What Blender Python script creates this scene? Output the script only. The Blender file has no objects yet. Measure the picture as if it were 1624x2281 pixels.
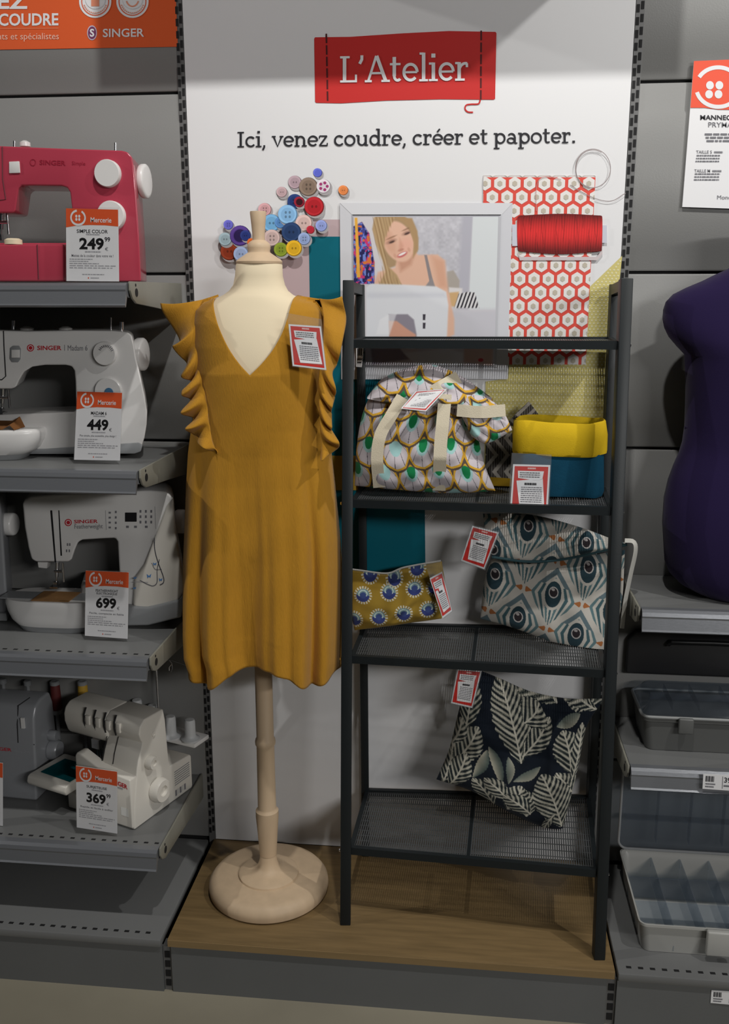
import bpy, bmesh, math, random
import numpy as np
from mathutils import Vector, Matrix
random.seed(7)
S = bpy.context.scene
COL = S.collection
PI = math.pi

# ------------------------------------------------------------------ camera
W, H, F = 1624, 2281, 2100.0
CAM = np.array([0.6504, -2.2357, 1.5787])
YAW, PITCH, ROLL = 0.1067, -0.2271, 0.0005
def _rot(y, p, r):
    cy, sy, cp, sp, cr, sr = math.cos(y), math.sin(y), math.cos(p), math.sin(p), math.cos(r), math.sin(r)
    return (np.array([[cy, -sy, 0], [sy, cy, 0], [0, 0, 1]]) @ np.array([[1, 0, 0], [0, cp, -sp], [0, sp, cp]])
            @ np.array([[cr, 0, sr], [0, 1, 0], [-sr, 0, cr]]))
RM = _rot(YAW, PITCH, ROLL)          # columns: right, forward, up
cam_d = bpy.data.cameras.new('camera')
cam = bpy.data.objects.new('camera', cam_d); COL.objects.link(cam)
cam_d.sensor_fit = 'VERTICAL'; cam_d.sensor_height = 36.0; cam_d.lens = F / H * 36.0
cam_d.clip_start = 0.05
m = Matrix([[RM[0][0], RM[0][2], -RM[0][1], CAM[0]], [RM[1][0], RM[1][2], -RM[1][1], CAM[1]],
            [RM[2][0], RM[2][2], -RM[2][1], CAM[2]], [0, 0, 0, 1]])
cam.matrix_world = m
S.camera = cam

# ------------------------------------------------------------------ light, world, exposure
S.view_settings.view_transform = 'Standard'; S.view_settings.look = 'None'
S.view_settings.gamma = 1.0; S.view_settings.use_curve_mapping = False
S.view_settings.exposure = 0.0
wd = bpy.data.worlds.new('shop'); S.world = wd; wd.use_nodes = True
wd.node_tree.nodes['Background'].inputs[0].default_value = (0.95, 0.97, 1.0, 1)
wd.node_tree.nodes['Background'].inputs[1].default_value = 0.012
def spot(name, loc, target, power, rad=0.035, col=(1, .98, .94), ang=150):
    d = bpy.data.lights.new(name, 'SPOT'); d.energy = power; d.shadow_soft_size = rad; d.color = col
    d.spot_size = math.radians(ang); d.spot_blend = 1.0
    o = bpy.data.objects.new(name, d); COL.objects.link(o); o.location = loc
    o.rotation_euler = (Vector(target) - Vector(loc)).to_track_quat('-Z', 'Y').to_euler()
    return o
def area(name, loc, rot, sx, sy, power, col=(1, .985, .96)):
    d = bpy.data.lights.new(name, 'AREA'); d.shape = 'RECTANGLE'; d.size = sx; d.size_y = sy; d.energy = power; d.color = col
    o = bpy.data.objects.new(name, d); COL.objects.link(o); o.location = loc; o.rotation_euler = rot
    return o
spot('ceiling_spotlight', (0.69, -1.33, 3.45), (0.5, 0, 2.0), 110, ang=100)
spot('ceiling_spotlight', (2.3, -1.33, 3.45), (1.3, 0, 1.7), 110, ang=80)
spot('ceiling_spotlight', (-3.4, -1.33, 3.45), (0.2, 0, 1.9), 140, ang=70)
area('frontal_fill_light', (3.6, -4.4, 2.7), (math.radians(74), 0, math.radians(36)), 2.2, 0.25, 85)  # added frontal fill lamp, set to the right to brighten shelves and right wall

# ------------------------------------------------------------------ pixel <-> place helpers
def P(px, py, Y):
    d = RM @ np.array([(px - W / 2) / F, 1.0, -(py - H / 2) / F])
    t = (Y - CAM[1]) / d[1]
    q = CAM + t * d
    return Vector((q[0], Y, q[2]))
def Pn(px, py, Y):
    a = (px - W / 2) / F; b = -(py - H / 2) / F
    d = [RM[i][0] * a + RM[i][1] + RM[i][2] * b for i in range(3)]
    t = (Y - CAM[1]) / d[1]
    return CAM[0] + t * d[0], CAM[2] + t * d[2]
def PX(px, py, X):
    d = RM @ np.array([(px - W / 2) / F, 1.0, -(py - H / 2) / F])
    t = (X - CAM[0]) / d[0]; q = CAM + t * d
    return Vector((X, q[1], q[2]))
def bil(q, u, v):
    return ((q[0][0] * (1 - u) + q[1][0] * u) * (1 - v) + (q[3][0] * (1 - u) + q[2][0] * u) * v,
            (q[0][1] * (1 - u) + q[1][1] * u) * (1 - v) + (q[3][1] * (1 - u) + q[2][1] * u) * v)
def lin(c):
    return tuple((x / 12.92 if x <= .04045 else ((x + .055) / 1.055) ** 2.4) for x in c)
def rgb(r, g, b): return lin((r / 255, g / 255, b / 255))

# ------------------------------------------------------------------ materials
MATS = {}
def mat(name, color=(.5, .5, .5), rough=.5, metal=0., spec=.5, bump=0., bscale=200., var=0., vscale=8., stretch=(1, 1, 1), sheen=0., coat=0.):
    if name in MATS: return MATS[name]
    mm = bpy.data.materials.new(name); mm.use_nodes = True
    nt = mm.node_tree; b = nt.nodes['Principled BSDF']
    b.inputs['Base Color'].default_value = (*color, 1); b.inputs['Roughness'].default_value = rough
    b.inputs['Metallic'].default_value = metal; b.inputs['Specular IOR Level'].default_value = spec
    b.inputs['Sheen Weight'].default_value = sheen; b.inputs['Coat Weight'].default_value = coat
    tc = nt.nodes.new('ShaderNodeTexCoord'); mp = nt.nodes.new('ShaderNodeMapping'); mp.inputs['Scale'].default_value = stretch
    nt.links.new(tc.outputs['Object'], mp.inputs['Vector'])
    if var:
        n = nt.nodes.new('ShaderNodeTexNoise'); n.inputs['Scale'].default_value = vscale; n.inputs['Detail'].default_value = 4
        nt.links.new(mp.outputs[0], n.inputs['Vector'])
        r = nt.nodes.new('ShaderNodeValToRGB')
        r.color_ramp.elements[0].position = .3; r.color_ramp.elements[1].position = .7
        r.color_ramp.elements[0].color = (*[c * (1 - var) for c in color], 1); r.color_ramp.elements[1].color = (*[min(1, c * (1 + var)) for c in color], 1)
        nt.links.new(n.outputs['Fac'], r.inputs[0]); nt.links.new(r.outputs[0], b.inputs['Base Color'])
    if bump:
        n = nt.nodes.new('ShaderNodeTexNoise'); n.inputs['Scale'].default_value = bscale
        nt.links.new(mp.outputs[0], n.inputs['Vector'])
        bp = nt.nodes.new('ShaderNodeBump'); bp.inputs['Strength'].default_value = bump; bp.inputs['Distance'].default_value = .002
        nt.links.new(n.outputs['Fac'], bp.inputs['Height']); nt.links.new(bp.outputs[0], b.inputs['Normal'])
    MATS[name] = mm
    return mm
def mat_attr(name, rough=.6, spec=.3, bump=0., bscale=900., sheen=0.):
    if name in MATS: return MATS[name]
    mm = mat(name, (.5, .5, .5), rough, 0, spec, bump, bscale, sheen=sheen)
    nt = mm.node_tree; a = nt.nodes.new('ShaderNodeAttribute'); a.attribute_name = 'Col'
    nt.links.new(a.outputs['Color'], nt.nodes['Principled BSDF'].inputs['Base Color'])
    return mm
def mat_clear(name, tint=(1, 1, 1), gloss=.10, rough=.06, body=0.0, bodycol=(.8, .8, .8)):
    if name in MATS: return MATS[name]
    mm = bpy.data.materials.new(name); mm.use_nodes = True; nt = mm.node_tree; nt.nodes.clear()
    out = nt.nodes.new('ShaderNodeOutputMaterial'); t = nt.nodes.new('ShaderNodeBsdfTransparent'); t.inputs[0].default_value = (*tint, 1)
    g = nt.nodes.new('ShaderNodeBsdfGlossy'); g.inputs['Roughness'].default_value = rough
    d = nt.nodes.new('ShaderNodeBsdfDiffuse'); d.inputs[0].default_value = (*bodycol, 1)
    m1 = nt.nodes.new('ShaderNodeMixShader'); m1.inputs[0].default_value = body
    nt.links.new(t.outputs[0], m1.inputs[1]); nt.links.new(d.outputs[0], m1.inputs[2])
    fr = nt.nodes.new('ShaderNodeLayerWeight'); fr.inputs['Blend'].default_value = .5
    pw = nt.nodes.new('ShaderNodeMath'); pw.operation = 'POWER'; pw.inputs[1].default_value = 4.0
    nt.links.new(fr.outputs['Facing'], pw.inputs[0])
    ma = nt.nodes.new('ShaderNodeMath'); ma.operation = 'MULTIPLY_ADD'; ma.inputs[1].default_value = .5; ma.inputs[2].default_value = gloss * .3
    nt.links.new(pw.outputs[0], ma.inputs[0])
    m2 = nt.nodes.new('ShaderNodeMixShader'); nt.links.new(ma.outputs[0], m2.inputs[0])
    nt.links.new(m1.outputs[0], m2.inputs[1]); nt.links.new(g.outputs[0], m2.inputs[2])
    nt.links.new(m2.outputs[0], out.inputs[0])
    MATS[name] = mm
    return mm

M_panel = mat('grey_steel_panel', (.245, .245, .24), .36, 0, .5, .08, 300, .03, 3)
M_shelf = mat('grey_steel_shelf', (.165, .168, .168), .33, 0, .5, .05, 300, .04, 5)
M_rail = mat('brushed_rail', (.22, .23, .25), .30, .45, .5, .1, 60, 0, 8, (1, 1, 40))
M_kick = mat('grey_kick_plate', (.13, .135, .137), .45, 0, .5, .05, 200, .05, 4)
M_bracket = mat('bracket_steel', (.22, .215, .18), .4, 0, .5, .05, 200, .05, 12)
M_dark = mat('dark_slot', (.006, .006, .007), .8)
M_post = mat('post_grey', (.16, .16, .16), .5, .2)
M_poster = mat('poster_white', (.80, .80, .815), .5, 0, .35, .02, 20)
M_print = mat_attr('print_ink', .5, .3)
M_card = mat('card_white', (.82, .82, .84), .5)
M_clear = mat_clear('clear_acrylic', (.97, .97, .97), .10)
M_sleeve = mat_clear('clear_sleeve', (.93, .94, .95), .10, .10, .06)
M_ladder = mat('charcoal_metal', (.011, .0145, .0165), .45, 0, .35, .05, 400)
M_mesh = mat('charcoal_mesh', (.065, .069, .072), .45)
M_chrome = mat('chrome', (.75, .75, .77), .18, 1.)
M_mach = mat('white_plastic', (.73, .72, .71), .28, 0, .5, .01, 40)
M_serg = mat('warm_white_plastic', (.72, .69, .63), .32, 0, .5, .01, 40)
M_grey = mat('grey_plastic', (.26, .27, .28), .35)
M_gmach = mat('graphite_plastic', (.30, .31, .33), .3, .1)
M_pink = mat('coral_pink_plastic', (.44, .052, .085), .2, 0, .5, 0, 50, 0, 5, coat=.4)
M_black = mat('black_plastic', (.012, .012, .014), .4)
M_dress = mat('mustard_crepe', (.45, .218, .019), .85, 0, .15, .45, 120, .035, 60, (6, 6, .5), sheen=.12)
M_cream = mat('cream_jersey', (.78, .67, .48), .8, 0, .2, .05, 500)
M_wood = mat('pale_beech', (.60, .45, .30), .5, 0, .3, .03, 40, .06, 9, (4, 4, .4))
M_oak = mat('oak_board', (.20, .132, .058), .45, 0, .4, .04, 60, .16, 7, (1.2, 12, 12))
M_floor = mat('beige_floor', (.28, .255, .195), .45, 0, .4, .02, 30, .10, 3)
M_violet = mat('violet_jersey', (.016, .009, .046), .9, 0, .12, .15, 900, sheen=.08)
M_strap = mat('cream_webbing', (.78, .70, .54), .85, 0, .2, .4, 700)
M_yellow = mat('yellow_canvas', (.66, .44, .015), .85, 0, .15, .3, 700, .06, 20)
M_teal = mat('teal_velvet', (.006, .062, .115), .85, 0, .15, .2, 500, .15, 18)
M_boxgrey = mat('box_grey', (.115, .118, .115), .45)
M_boxwhite = mat('box_translucent_white', (.42, .42, .40), .4)
M_lid = mat_clear('clear_lid', (.80, .84, .88), .10, .08, .10, (.42, .45, .50))
M_attr = mat_attr('printed_cotton', .85, .2, .15, 900, sheen=.1)

# ------------------------------------------------------------------ object helpers
OFF = {}
def setp(o, label=None, cat=None, group=None, kind=None):
    if label: o['label'] = label
    if cat: o['category'] = cat
    if group: o['group'] = group
    if kind: o['kind'] = kind
    return o
def thing(name, label, cat, loc, group=None):
    o = bpy.data.objects.new(name, None); COL.objects.link(o); o.empty_display_size = .03
    o.location = loc; OFF[o.name] = Vector(loc)
    return setp(o, label, cat, group)
def link_mesh(name, me, mats, parent):
    o = bpy.data.objects.new(name, me); COL.objects.link(o)
    for mm in (mats if isinstance(mats, (list, tuple)) else [mats]): me.materials.append(mm)
    co = np.empty(len(me.vertices) * 3, np.float32); me.vertices.foreach_get('co', co); co = co.reshape(-1, 3)
    if parent is not None:
        off = OFF[parent.name]; o.parent = parent; OFF[o.name] = off
    else:
        mn, mx = co.min(0), co.max(0)
        off = Vector(((mn[0] + mx[0]) / 2, (mn[1] + mx[1]) / 2, mn[2])); o.location = off; OFF[o.name] = off
    co -= np.array(off, np.float32)
    me.vertices.foreach_set('co', co.ravel()); me.update()
    return o

class MB:
    def __init__(s): s.bm = bmesh.new()
    def obox(s, c, u, v, w):
        c, u, v, w = map(Vector, (c, u, v, w)); bm = s.bm
        vs = [bm.verts.new(c + u * a + v * b + w * d) for a in (-1, 1) for b in (-1, 1) for d in (-1, 1)]
        fs = [bm.faces.new([vs[i] for i in f]) for f in ((0, 1, 3, 2), (4, 6, 7, 5), (0, 4, 5, 1), (2, 3, 7, 6), (0, 2, 6, 4), (1, 5, 7, 3))]
        return s
    def box(s, x0, x1, y0, y1, z0, z1):
        return s.obox(((x0 + x1) / 2, (y0 + y1) / 2, (z0 + z1) / 2), ((x1 - x0) / 2, 0, 0), (0, (y1 - y0) / 2, 0), (0, 0, (z1 - z0) / 2))
    def bar(s, p0, p1, w, d, side=(1, 0, 0)):
        p0, p1 = Vector(p0), Vector(p1); ax = p1 - p0; a = Vector(side); a = (a - ax * (a.dot(ax) / ax.length_squared)).normalized()
        b = ax.normalized().cross(a)
        return s.obox((p0 + p1) / 2, ax / 2, a * w / 2, b * d / 2)
    def rings(s, rings, close=True, cap=True):
        bm = s.bm; vr = [[bm.verts.new(p) for p in r] for r in rings]; n = len(vr[0])
        for a, b in zip(vr, vr[1:]):
            for i in range(n if close else n - 1):
                j = (i + 1) % n
                bm.faces.new((a[i], a[j], b[j], b[i]))
        if cap and close:
            bm.faces.new(vr[0][::-1]); bm.faces.new(vr[-1])
        return s
    def cyl(s, p0, p1, r0, r1=None, n=24):
        p0, p1 = Vector(p0), Vector(p1); r1 = r0 if r1 is None else r1; ax = (p1 - p0).normalized()
        a = ax.orthogonal().normalized(); b = ax.cross(a)
        return s.rings([[p + (a * math.cos(2 * PI * i / n) + b * math.sin(2 * PI * i / n)) * r for i in range(n)] for p, r in ((p0, r0), (p1, r1))])
    def lathe(s, prof, c, ax=(0, 0, 1), n=40):
        c, ax = Vector(c), Vector(ax).normalized(); a = ax.orthogonal().normalized(); b = ax.cross(a)
        return s.rings([[c + ax * z + (a * math.cos(2 * PI * i / n) + b * math.sin(2 * PI * i / n)) * max(r, 1e-4) for i in range(n)] for r, z in prof])
    def ell(s, rows, n=48, p=2.0):
        # rows: (cx, cy, z, a, b)
        def se(t): 
            c_, s_ = math.cos(t), math.sin(t)
            return math.copysign(abs(c_) ** (2 / p), c_), math.copysign(abs(s_) ** (2 / p), s_)
        return s.rings([[Vector((cx + a * se(2 * PI * i / n)[0], cy + b * se(2 * PI * i / n)[1], z)) for i in range(n)] for cx, cy, z, a, b in rows])
    def extr(s, pts, vec):
        vec = Vector(vec); bm = s.bm
        a = [bm.verts.new(p) for p in pts]; b = [bm.verts.new(Vector(p) + vec) for p in pts]; n = len(a)
        bm.faces.new(a); bm.faces.new(b[::-1])
        for i in range(n): bm.faces.new((a[i], b[i], b[(i + 1) % n], a[(i + 1) % n]))
        return s
    def prism(s, px, Y0, Y1, sx=0., zmin=-9.):
        q = [P(x, y, Y0) for x, y in px]
        for v in q: v.z = max(v.z, zmin)
        return s.extr(q, (sx, Y1 - Y0, 0))
    def tube(s, pts, r, n=8):
        pts = [Vector(p) for p in pts]; rings = []; a = None
        for i, p in enumerate(pts):
            t = (pts[min(i + 1, len(pts) - 1)] - pts[max(i - 1, 0)]).normalized()
            a = t.orthogonal().normalized() if a is None else (a - t * a.dot(t)).normalized()
            b = t.cross(a); rr = r[i] if isinstance(r, (list, tuple)) else r
            rings.append([p + (a * math.cos(2 * PI * k / n) + b * math.sin(2 * PI * k / n)) * rr for k in range(n)])
        return s.rings(rings)
    def strip(s, A, B, th):
        # ribbon between two polylines, thickness th along y
        A = [Vector(p) for p in A]; B = [Vector(p) for p in B]; d = Vector((0, th, 0))
        return s.rings([[a, b, b + d, a + d] for a, b in zip(A, B)])
    def bev(s, w, seg=3, ang=35):
        bmesh.ops.recalc_face_normals(s.bm, faces=s.bm.faces)
        es = [e for e in s.bm.edges if len(e.link_faces) == 2 and e.calc_face_angle(0) > math.radians(ang)]
        bmesh.ops.bevel(s.bm, geom=es, offset=w, segments=seg, profile=.5, affect='EDGES', clamp_overlap=True)
        return s
    def build(s, name, m_, parent=None, smooth=True, ang=38):
        bmesh.ops.recalc_face_normals(s.bm, faces=s.bm.faces)
        me = bpy.data.meshes.new(name); s.bm.to_mesh(me); s.bm.free()
        if smooth:
            me.polygons.foreach_set('use_smooth', [True] * len(me.polygons)); me.set_sharp_from_angle(angle=math.radians(ang))
        return link_mesh(name, me, m_, parent)

def resample(pts, n):
    p = np.array(pts, float)
    if len(p) > 2:                                  # catmull-rom densify
        q = np.vstack([2 * p[0] - p[1], p, 2 * p[-1] - p[-2]]); out = []
        for i in range(1, len(q) - 2):
            for t in np.linspace(0, 1, 14, endpoint=False):
                a, b, c, d = q[i - 1:i + 3]
                out.append(.5 * (2 * b + (c - a) * t + (2 * a - 5 * b + 4 * c - d) * t * t + (3 * b - a - 3 * c + d) * t ** 3))
        out.append(p[-1]); p = np.array(out)
    s = np.r_[0, np.cumsum(np.linalg.norm(np.diff(p, axis=0), axis=1))]
    t = np.linspace(0, s[-1], n)
    return np.stack([np.interp(t, s, p[:, k]) for k in range(p.shape[1])], 1)
def coons(top, bot, left, right, nu, nv):
    T, B_, L, R = resample(top, nu), resample(bot, nu), resample(left, nv), resample(right, nv)
    u = np.linspace(0, 1, nu)[None, :, None]; v = np.linspace(0, 1, nv)[:, None, None]
    c = ((1 - v) * T[None] + v * B_[None] + (1 - u) * L[:, None] + u * R[:, None]
         - ((1 - u) * (1 - v) * T[0] + u * (1 - v) * T[-1] + (1 - u) * v * B_[0] + u * v * B_[-1]))
    return c[..., 0], c[..., 1], np.broadcast_to(u[..., 0], c.shape[:2]), np.broadcast_to(v[..., 0], c.shape[:2])
def set_cols(me, cols, domain='POINT'):
    at = me.color_attributes.new('Col', 'FLOAT_COLOR', domain)
    c = np.ones((len(cols), 4), np.float32); c[:, :3] = cols
    at.data.foreach_set('color', c.ravel())
def srgb2lin(c): 
    c = np.clip(c, 0, 1)
    return np.where(c <= .04045, c / 12.92, ((c + .055) / 1.055) ** 2.4)
def gridmesh(name, X, Y, Z, cols, m_, parent, back=None):
    nv, nu = X.shape
    V = np.stack([X, Y, Z], -1).reshape(-1, 3)
    idx = np.arange(nv * nu).reshape(nv, nu)
    Fq = np.stack([idx[:-1, :-1], idx[1:, :-1], idx[1:, 1:], idx[:-1, 1:]], -1).reshape(-1, 4)
    C = None if cols is None else cols.reshape(-1, 3)
    if back is not None:
        V2 = np.stack([X, back, Z], -1).reshape(-1, 3); o = len(V)
        V = np.vstack([V, V2]); Fq = np.vstack([Fq, Fq[:, ::-1] + o])
        if C is not None: C = np.vstack([C, C])
    me = bpy.data.meshes.new(name); me.from_pydata(V.tolist(), [], Fq.tolist())
    if C is not None: set_cols(me, srgb2lin(C))
    me.polygons.foreach_set('use_smooth', [True] * len(me.polygons))
    return link_mesh(name, me, m_, parent)
def soft(name, sides, Yf, thick, m_, parent, nu=60, nv=60, colf=None, wr=0., wf=(3, 2), p=3.0, seed=0, fold=None, zmin=-9.):
    """stuffed cloth form: outline from four boundary curves, front and back bulge apart along y"""
    X, Yp, U, V = coons(*sides, nu, nv)
    Y0 = Yf(U, V) if callable(Yf) else np.full(U.shape, Yf)
    prof = (np.clip(1 - np.abs(2 * U - 1) ** p, 0, 1) * np.clip(1 - np.abs(2 * V - 1) ** p, 0, 1)) ** .5
    rs = np.random.RandomState(seed); w = np.zeros(U.shape)
    for k in range(7):
        a = rs.rand(4); w += np.sin(2 * PI * (U * wf[0] * (a[0] - .5) * 3 + V * wf[1] * (a[1] - .5) * 3 + a[2]) + 2 * np.sin(2 * PI * (U * a[3] + V * a[0]))) / 4
    f = wr * w * np.minimum(1, prof * 1.3)
    if fold is not None: f = f + fold(U, V)
    x, z = Pn(X, Yp, Y0); z = np.maximum(z, zmin)
    cols = None if colf is None else colf(X, Yp, U, V)
    return gridmesh(name, x, Y0 - thick * prof + f, z, cols, m_, parent, Y0 + thick * prof * .8)

# ---- text
def text_mesh(s, bold=0.0):
    cu = bpy.data.curves.new('t', 'FONT'); cu.body = s; cu.size = 1.0; cu.offset = bold; cu.resolution_u = 3; cu.fill_mode = 'FRONT'
    o = bpy.data.objects.new('t', cu); COL.objects.link(o)
    dg = bpy.context.evaluated_depsgraph_get(); dg.update()
    me = bpy.data.meshes.new_from_object(o.evaluated_get(dg))
    V = np.array([v.co[:2] for v in me.vertices]); Fc = [list(p.vertices) for p in me.polygons]
    bpy.data.objects.remove(o); bpy.data.curves.remove(cu); bpy.data.meshes.remove(me)
    return V, Fc
# slab-serif stroke letters (x-height 1)
def arc(cx, cy, rx, ry, a0, a1, n=22):
    return [(cx + rx * math.cos(math.radians(a0 + (a1 - a0) * i / n)), cy + ry * math.sin(math.radians(a0 + (a1 - a0) * i / n))) for i in range(n + 1)]
W_, T_ = .19, .12
GL = {
 'I': (.66, [([(.31, 0), (.31, 1.42)], W_), ([(.04, .05), (.58, .05)], T_), ([(.04, 1.37), (.58, 1.37)], T_)]),
 'c': (.86, [(arc(.47, .5, .36, .43, 42, 322), .16)]),
 'i': (.52, [([(.26, 0), (.26, 1)], W_), ([(.02, .05), (.5, .05)], T_), ([(.02, .95), (.26, .95)], T_), ([(.26, 1.27), (.26, 1.49)], .22)]),
 ',': (.42, [([(.2, .16), (.2, -.02), (.08, -.28)], .16)]),
 'v': (.92, [([(.12, .98), (.46, .03), (.80, .98)], .16), ([(-.02, .95), (.3, .95)], T_), ([(.62, .95), (.94, .95)], T_)]),
 'e': (.90, [(arc(.46, .5, .36, .43, 0, 318), .16), ([(.14, .5), (.82, .5)], T_)]),
 'n': (1.08, [([(.22, 0), (.22, 1)], W_), (arc(.53, .58, .29, .34, 165, 0), .15), ([(.82, .6), (.82, 0)], W_), ([(.02, .05), (.44, .05)], T_), ([(.62, .05), (1.04, .05)], T_), ([(.02, .95), (.22, .95)], T_)]),
 'z': (.84, [([(.1, .94), (.72, .94)], T_), ([(.70, .94), (.12, .06)], .15), ([(.08, .06), (.76, .06)], T_), ([(.1, .94), (.1, .72)], .1), ([(.74, .06), (.74, .3)], .1)]),
 'o': (.96, [(arc(.48, .5, .38, .44, 0, 360, 32), .16)]),
 'u': (1.08, [([(.22, .95), (.22, .4)], W_), (arc(.5, .4, .28, .34, 180, 345), .15), ([(.82, 1), (.82, 0)], W_), ([(.02, .95), (.22, .95)], T_), ([(.62, .95), (.82, .95)], T_), ([(.82, .05), (1.02, .05)], T_)]),
 'd': (1.05, [(arc(.46, .5, .34, .43, 0, 360, 32), .16), ([(.80, 0), (.80, 1.55)], W_), ([(.58, 1.5), (.8, 1.5)], T_), ([(.8, .05), (1.02, .05)], T_)]),
 'r': (.78, [([(.24, 0), (.24, 1)], W_), (arc(.58, .5, .34, .43, 165, 75), .15), ([(.02, .05), (.54, .05)], T_), ([(.02, .95), (.24, .95)], T_), ([(.66, .93), (.66, .72)], .13)]),
 't': (.70, [([(.28, 1.34), (.28, .3)], W_), (arc(.46, .3, .18, .23, 180, 320), .15), ([(.04, .95), (.62, .95)], T_)]),
 'p': (1.05, [([(.24, -.46), (.24, 1)], W_), (arc(.58, .5, .34, .43, 0, 360, 32), .16), ([(.02, -.42), (.5, -.42)], T_), ([(.02, .95), (.24, .95)], T_)]),
 'a': (.95, [([(.70, .05), (.70, .62)], W_), (arc(.43, .62, .27, .30, 0, 150), .15), (arc(.40, .29, .28, .23, 0, 360, 28), .14), ([(.7, .05), (.92, .05)], T_)]),
 '.': (.42, [([(.2, -.01), (.2, .21)], .22)]),
 'l': (.54, [([(.27, 0), (.27, 1.55)], W_), ([(.03, .05), (.51, .05)], T_), ([(.05, 1.5), (.27, 1.5)], T_)]),
 'L': (1.0, [([(.28, 0), (.28, 1.42)], W_), ([(.04, 1.37), (.56, 1.37)], T_), ([(.04, .06), (.92, .06)], T_), ([(.90, 0), (.90, .42)], .11)]),
 'A': (1.30, [([(.16, .03), (.60, 1.42)], .13), ([(.62, 1.42), (1.12, .03)], .19), ([(.3, .48), (.95, .48)], T_), ([(-.02, .05), (.36, .05)], T_), ([(.88, .05), (1.34, .05)], T_)]),
 "'": (.40, [([(.22, 1.46), (.22, 1.24), (.1, 1.0)], .16)]),
 ' ': (.42, [])}
GL['é'] = (.90, GL['e'][1] + [([(.40, 1.16), (.62, 1.46)], .14)])
def offset_strip(pts, w):
    p = np.array(pts, float); t = np.gradient(p, axis=0); t /= np.linalg.norm(t, axis=1)[:, None] + 1e-9
    nrm = np.stack([-t[:, 1], t[:, 0]], 1); return p + nrm * w / 2, p - nrm * w / 2

class Pr:
    """flat coloured print: shapes in the coordinates of a mapping function, one mesh, a colour per face"""
    def __init__(s, fmap): s.f = fmap; s.V = []; s.F = []; s.C = []
    def poly(s, pts, col, k=1):
        o = len(s.V); s.V += [s.f(x, y, k) for x, y in pts]; s.F.append(list(range(o, o + len(pts)))); s.C.append(col); return s
    def rect(s, x0, y0, x1, y1, col, k=1): return s.poly([(x0, y0), (x1, y0), (x1, y1), (x0, y1)], col, k)
    def disc(s, cx, cy, rx, ry, col, k=1, n=24): return s.poly([(cx + rx * math.cos(2 * PI * i / n), cy + ry * math.sin(2 * PI * i / n)) for i in range(n)], col, k)
    def line(s, pts, w, col, k=1):
        A, B = offset_strip(pts, w); o = len(s.V)
        for a, b in zip(A, B): s.V += [s.f(*a, k), s.f(*b, k)]
        for i in range(len(A) - 1): s.F.append([o + 2 * i, o + 2 * i + 1, o + 2 * i + 3, o + 2 * i + 2]); s.C.append(col)
        return s
    def ring(s, cx, cy, rx, ry, w, col, k=1, a0=0, a1=360, n=36): return s.line(arc(cx, cy, rx, ry, a0, a1, n), w, col, k)
    def text(s, t, x0, y0, x1, y1, col, k=2, bold=0., dy=0.):
        V, Fc = text_mesh(t, bold); mn, mx = V.min(0), V.max(0); q = (V - mn) / (mx - mn + 1e-9); o = len(s.V)
        s.V += [s.f(x0 + (x1 - x0) * a, y1 + (y0 - y1) * b + dy * a, k) for a, b in q]
        for f in Fc: s.F.append([o + i for i in f]); s.C.append(col)
        return s
    def slab(s, t, x0, y0, x1, y1, xh, col, k=2):
        tot = sum(GL[c][0] for c in t); cur = 0.; ks = 0.
        for c in t:
            for pts, w in GL[c][1]:
                A, B = offset_strip(pts, w); o = len(s.V); ks += .12
                for a, b in zip(A, B):
                    for q in (a, b):
                        u = (cur + q[0]) / tot; s.V.append(s.f(x0 + (x1 - x0) * u, y0 + (y1 - y0) * u - q[1] * xh, k + ks % 1.2))
                for i in range(len(A) - 1): s.F.append([o + 2 * i, o + 2 * i + 1, o + 2 * i + 3, o + 2 * i + 2]); s.C.append(col)
            cur += GL[c][0]
        return s
    def words(s, x0, x1, y, h, col, k=2, seed=1):
        r = random.Random(seed); x = x0
        while x < x1:
            w = min((x1 - x0) * r.uniform(.05, .16), x1 - x)
            s.rect(x, y, x + w, y + h, col, k); x += w + (x1 - x0) * .022
        return s
    def build(s, name, parent, m_=None):
        me = bpy.data.meshes.new(name); me.from_pydata([tuple(v) for v in s.V], [], s.F)
        cols = []
        for f, c in zip(s.F, s.C): cols += [c] * len(f)
        set_cols(me, np.array(cols), 'CORNER')
        return link_mesh(name, me, m_ or M_print, parent)
def onY(Y, d=.0005): return lambda x, y, k: P(x, y, Y - k * d)
def onquad(q, Y, d=.0004):
    ys = Y if isinstance(Y, (list, tuple)) else [Y] * 4
    def f(u, v, k):
        x, y = bil(q, u, v)
        yy = (ys[0] * (1 - u) + ys[1] * u) * (1 - v) + (ys[3] * (1 - u) + ys[2] * u) * v
        return P(x, y, yy - k * d)
    return f
def paint(name, q, Y, m_, parent, colf, nu, nv):
    """flat printed sheet with a fine procedural colour per vertex"""
    U, V = np.meshgrid(np.linspace(0, 1, nu), np.linspace(0, 1, nv))
    X, Yp = bil(q, U, V); x, z = Pn(X, Yp, Y)
    return gridmesh(name, x, np.full(U.shape, float(Y)), z, colf(X, Yp, U, V), m_, parent)

INK = rgb(45, 45, 50); GREYT = rgb(120, 120, 126); LTXT = rgb(165, 165, 170); ORANGE = rgb(226, 92, 48); REDB = rgb(205, 48, 42); WHITE = (.82, .82, .84)

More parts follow.
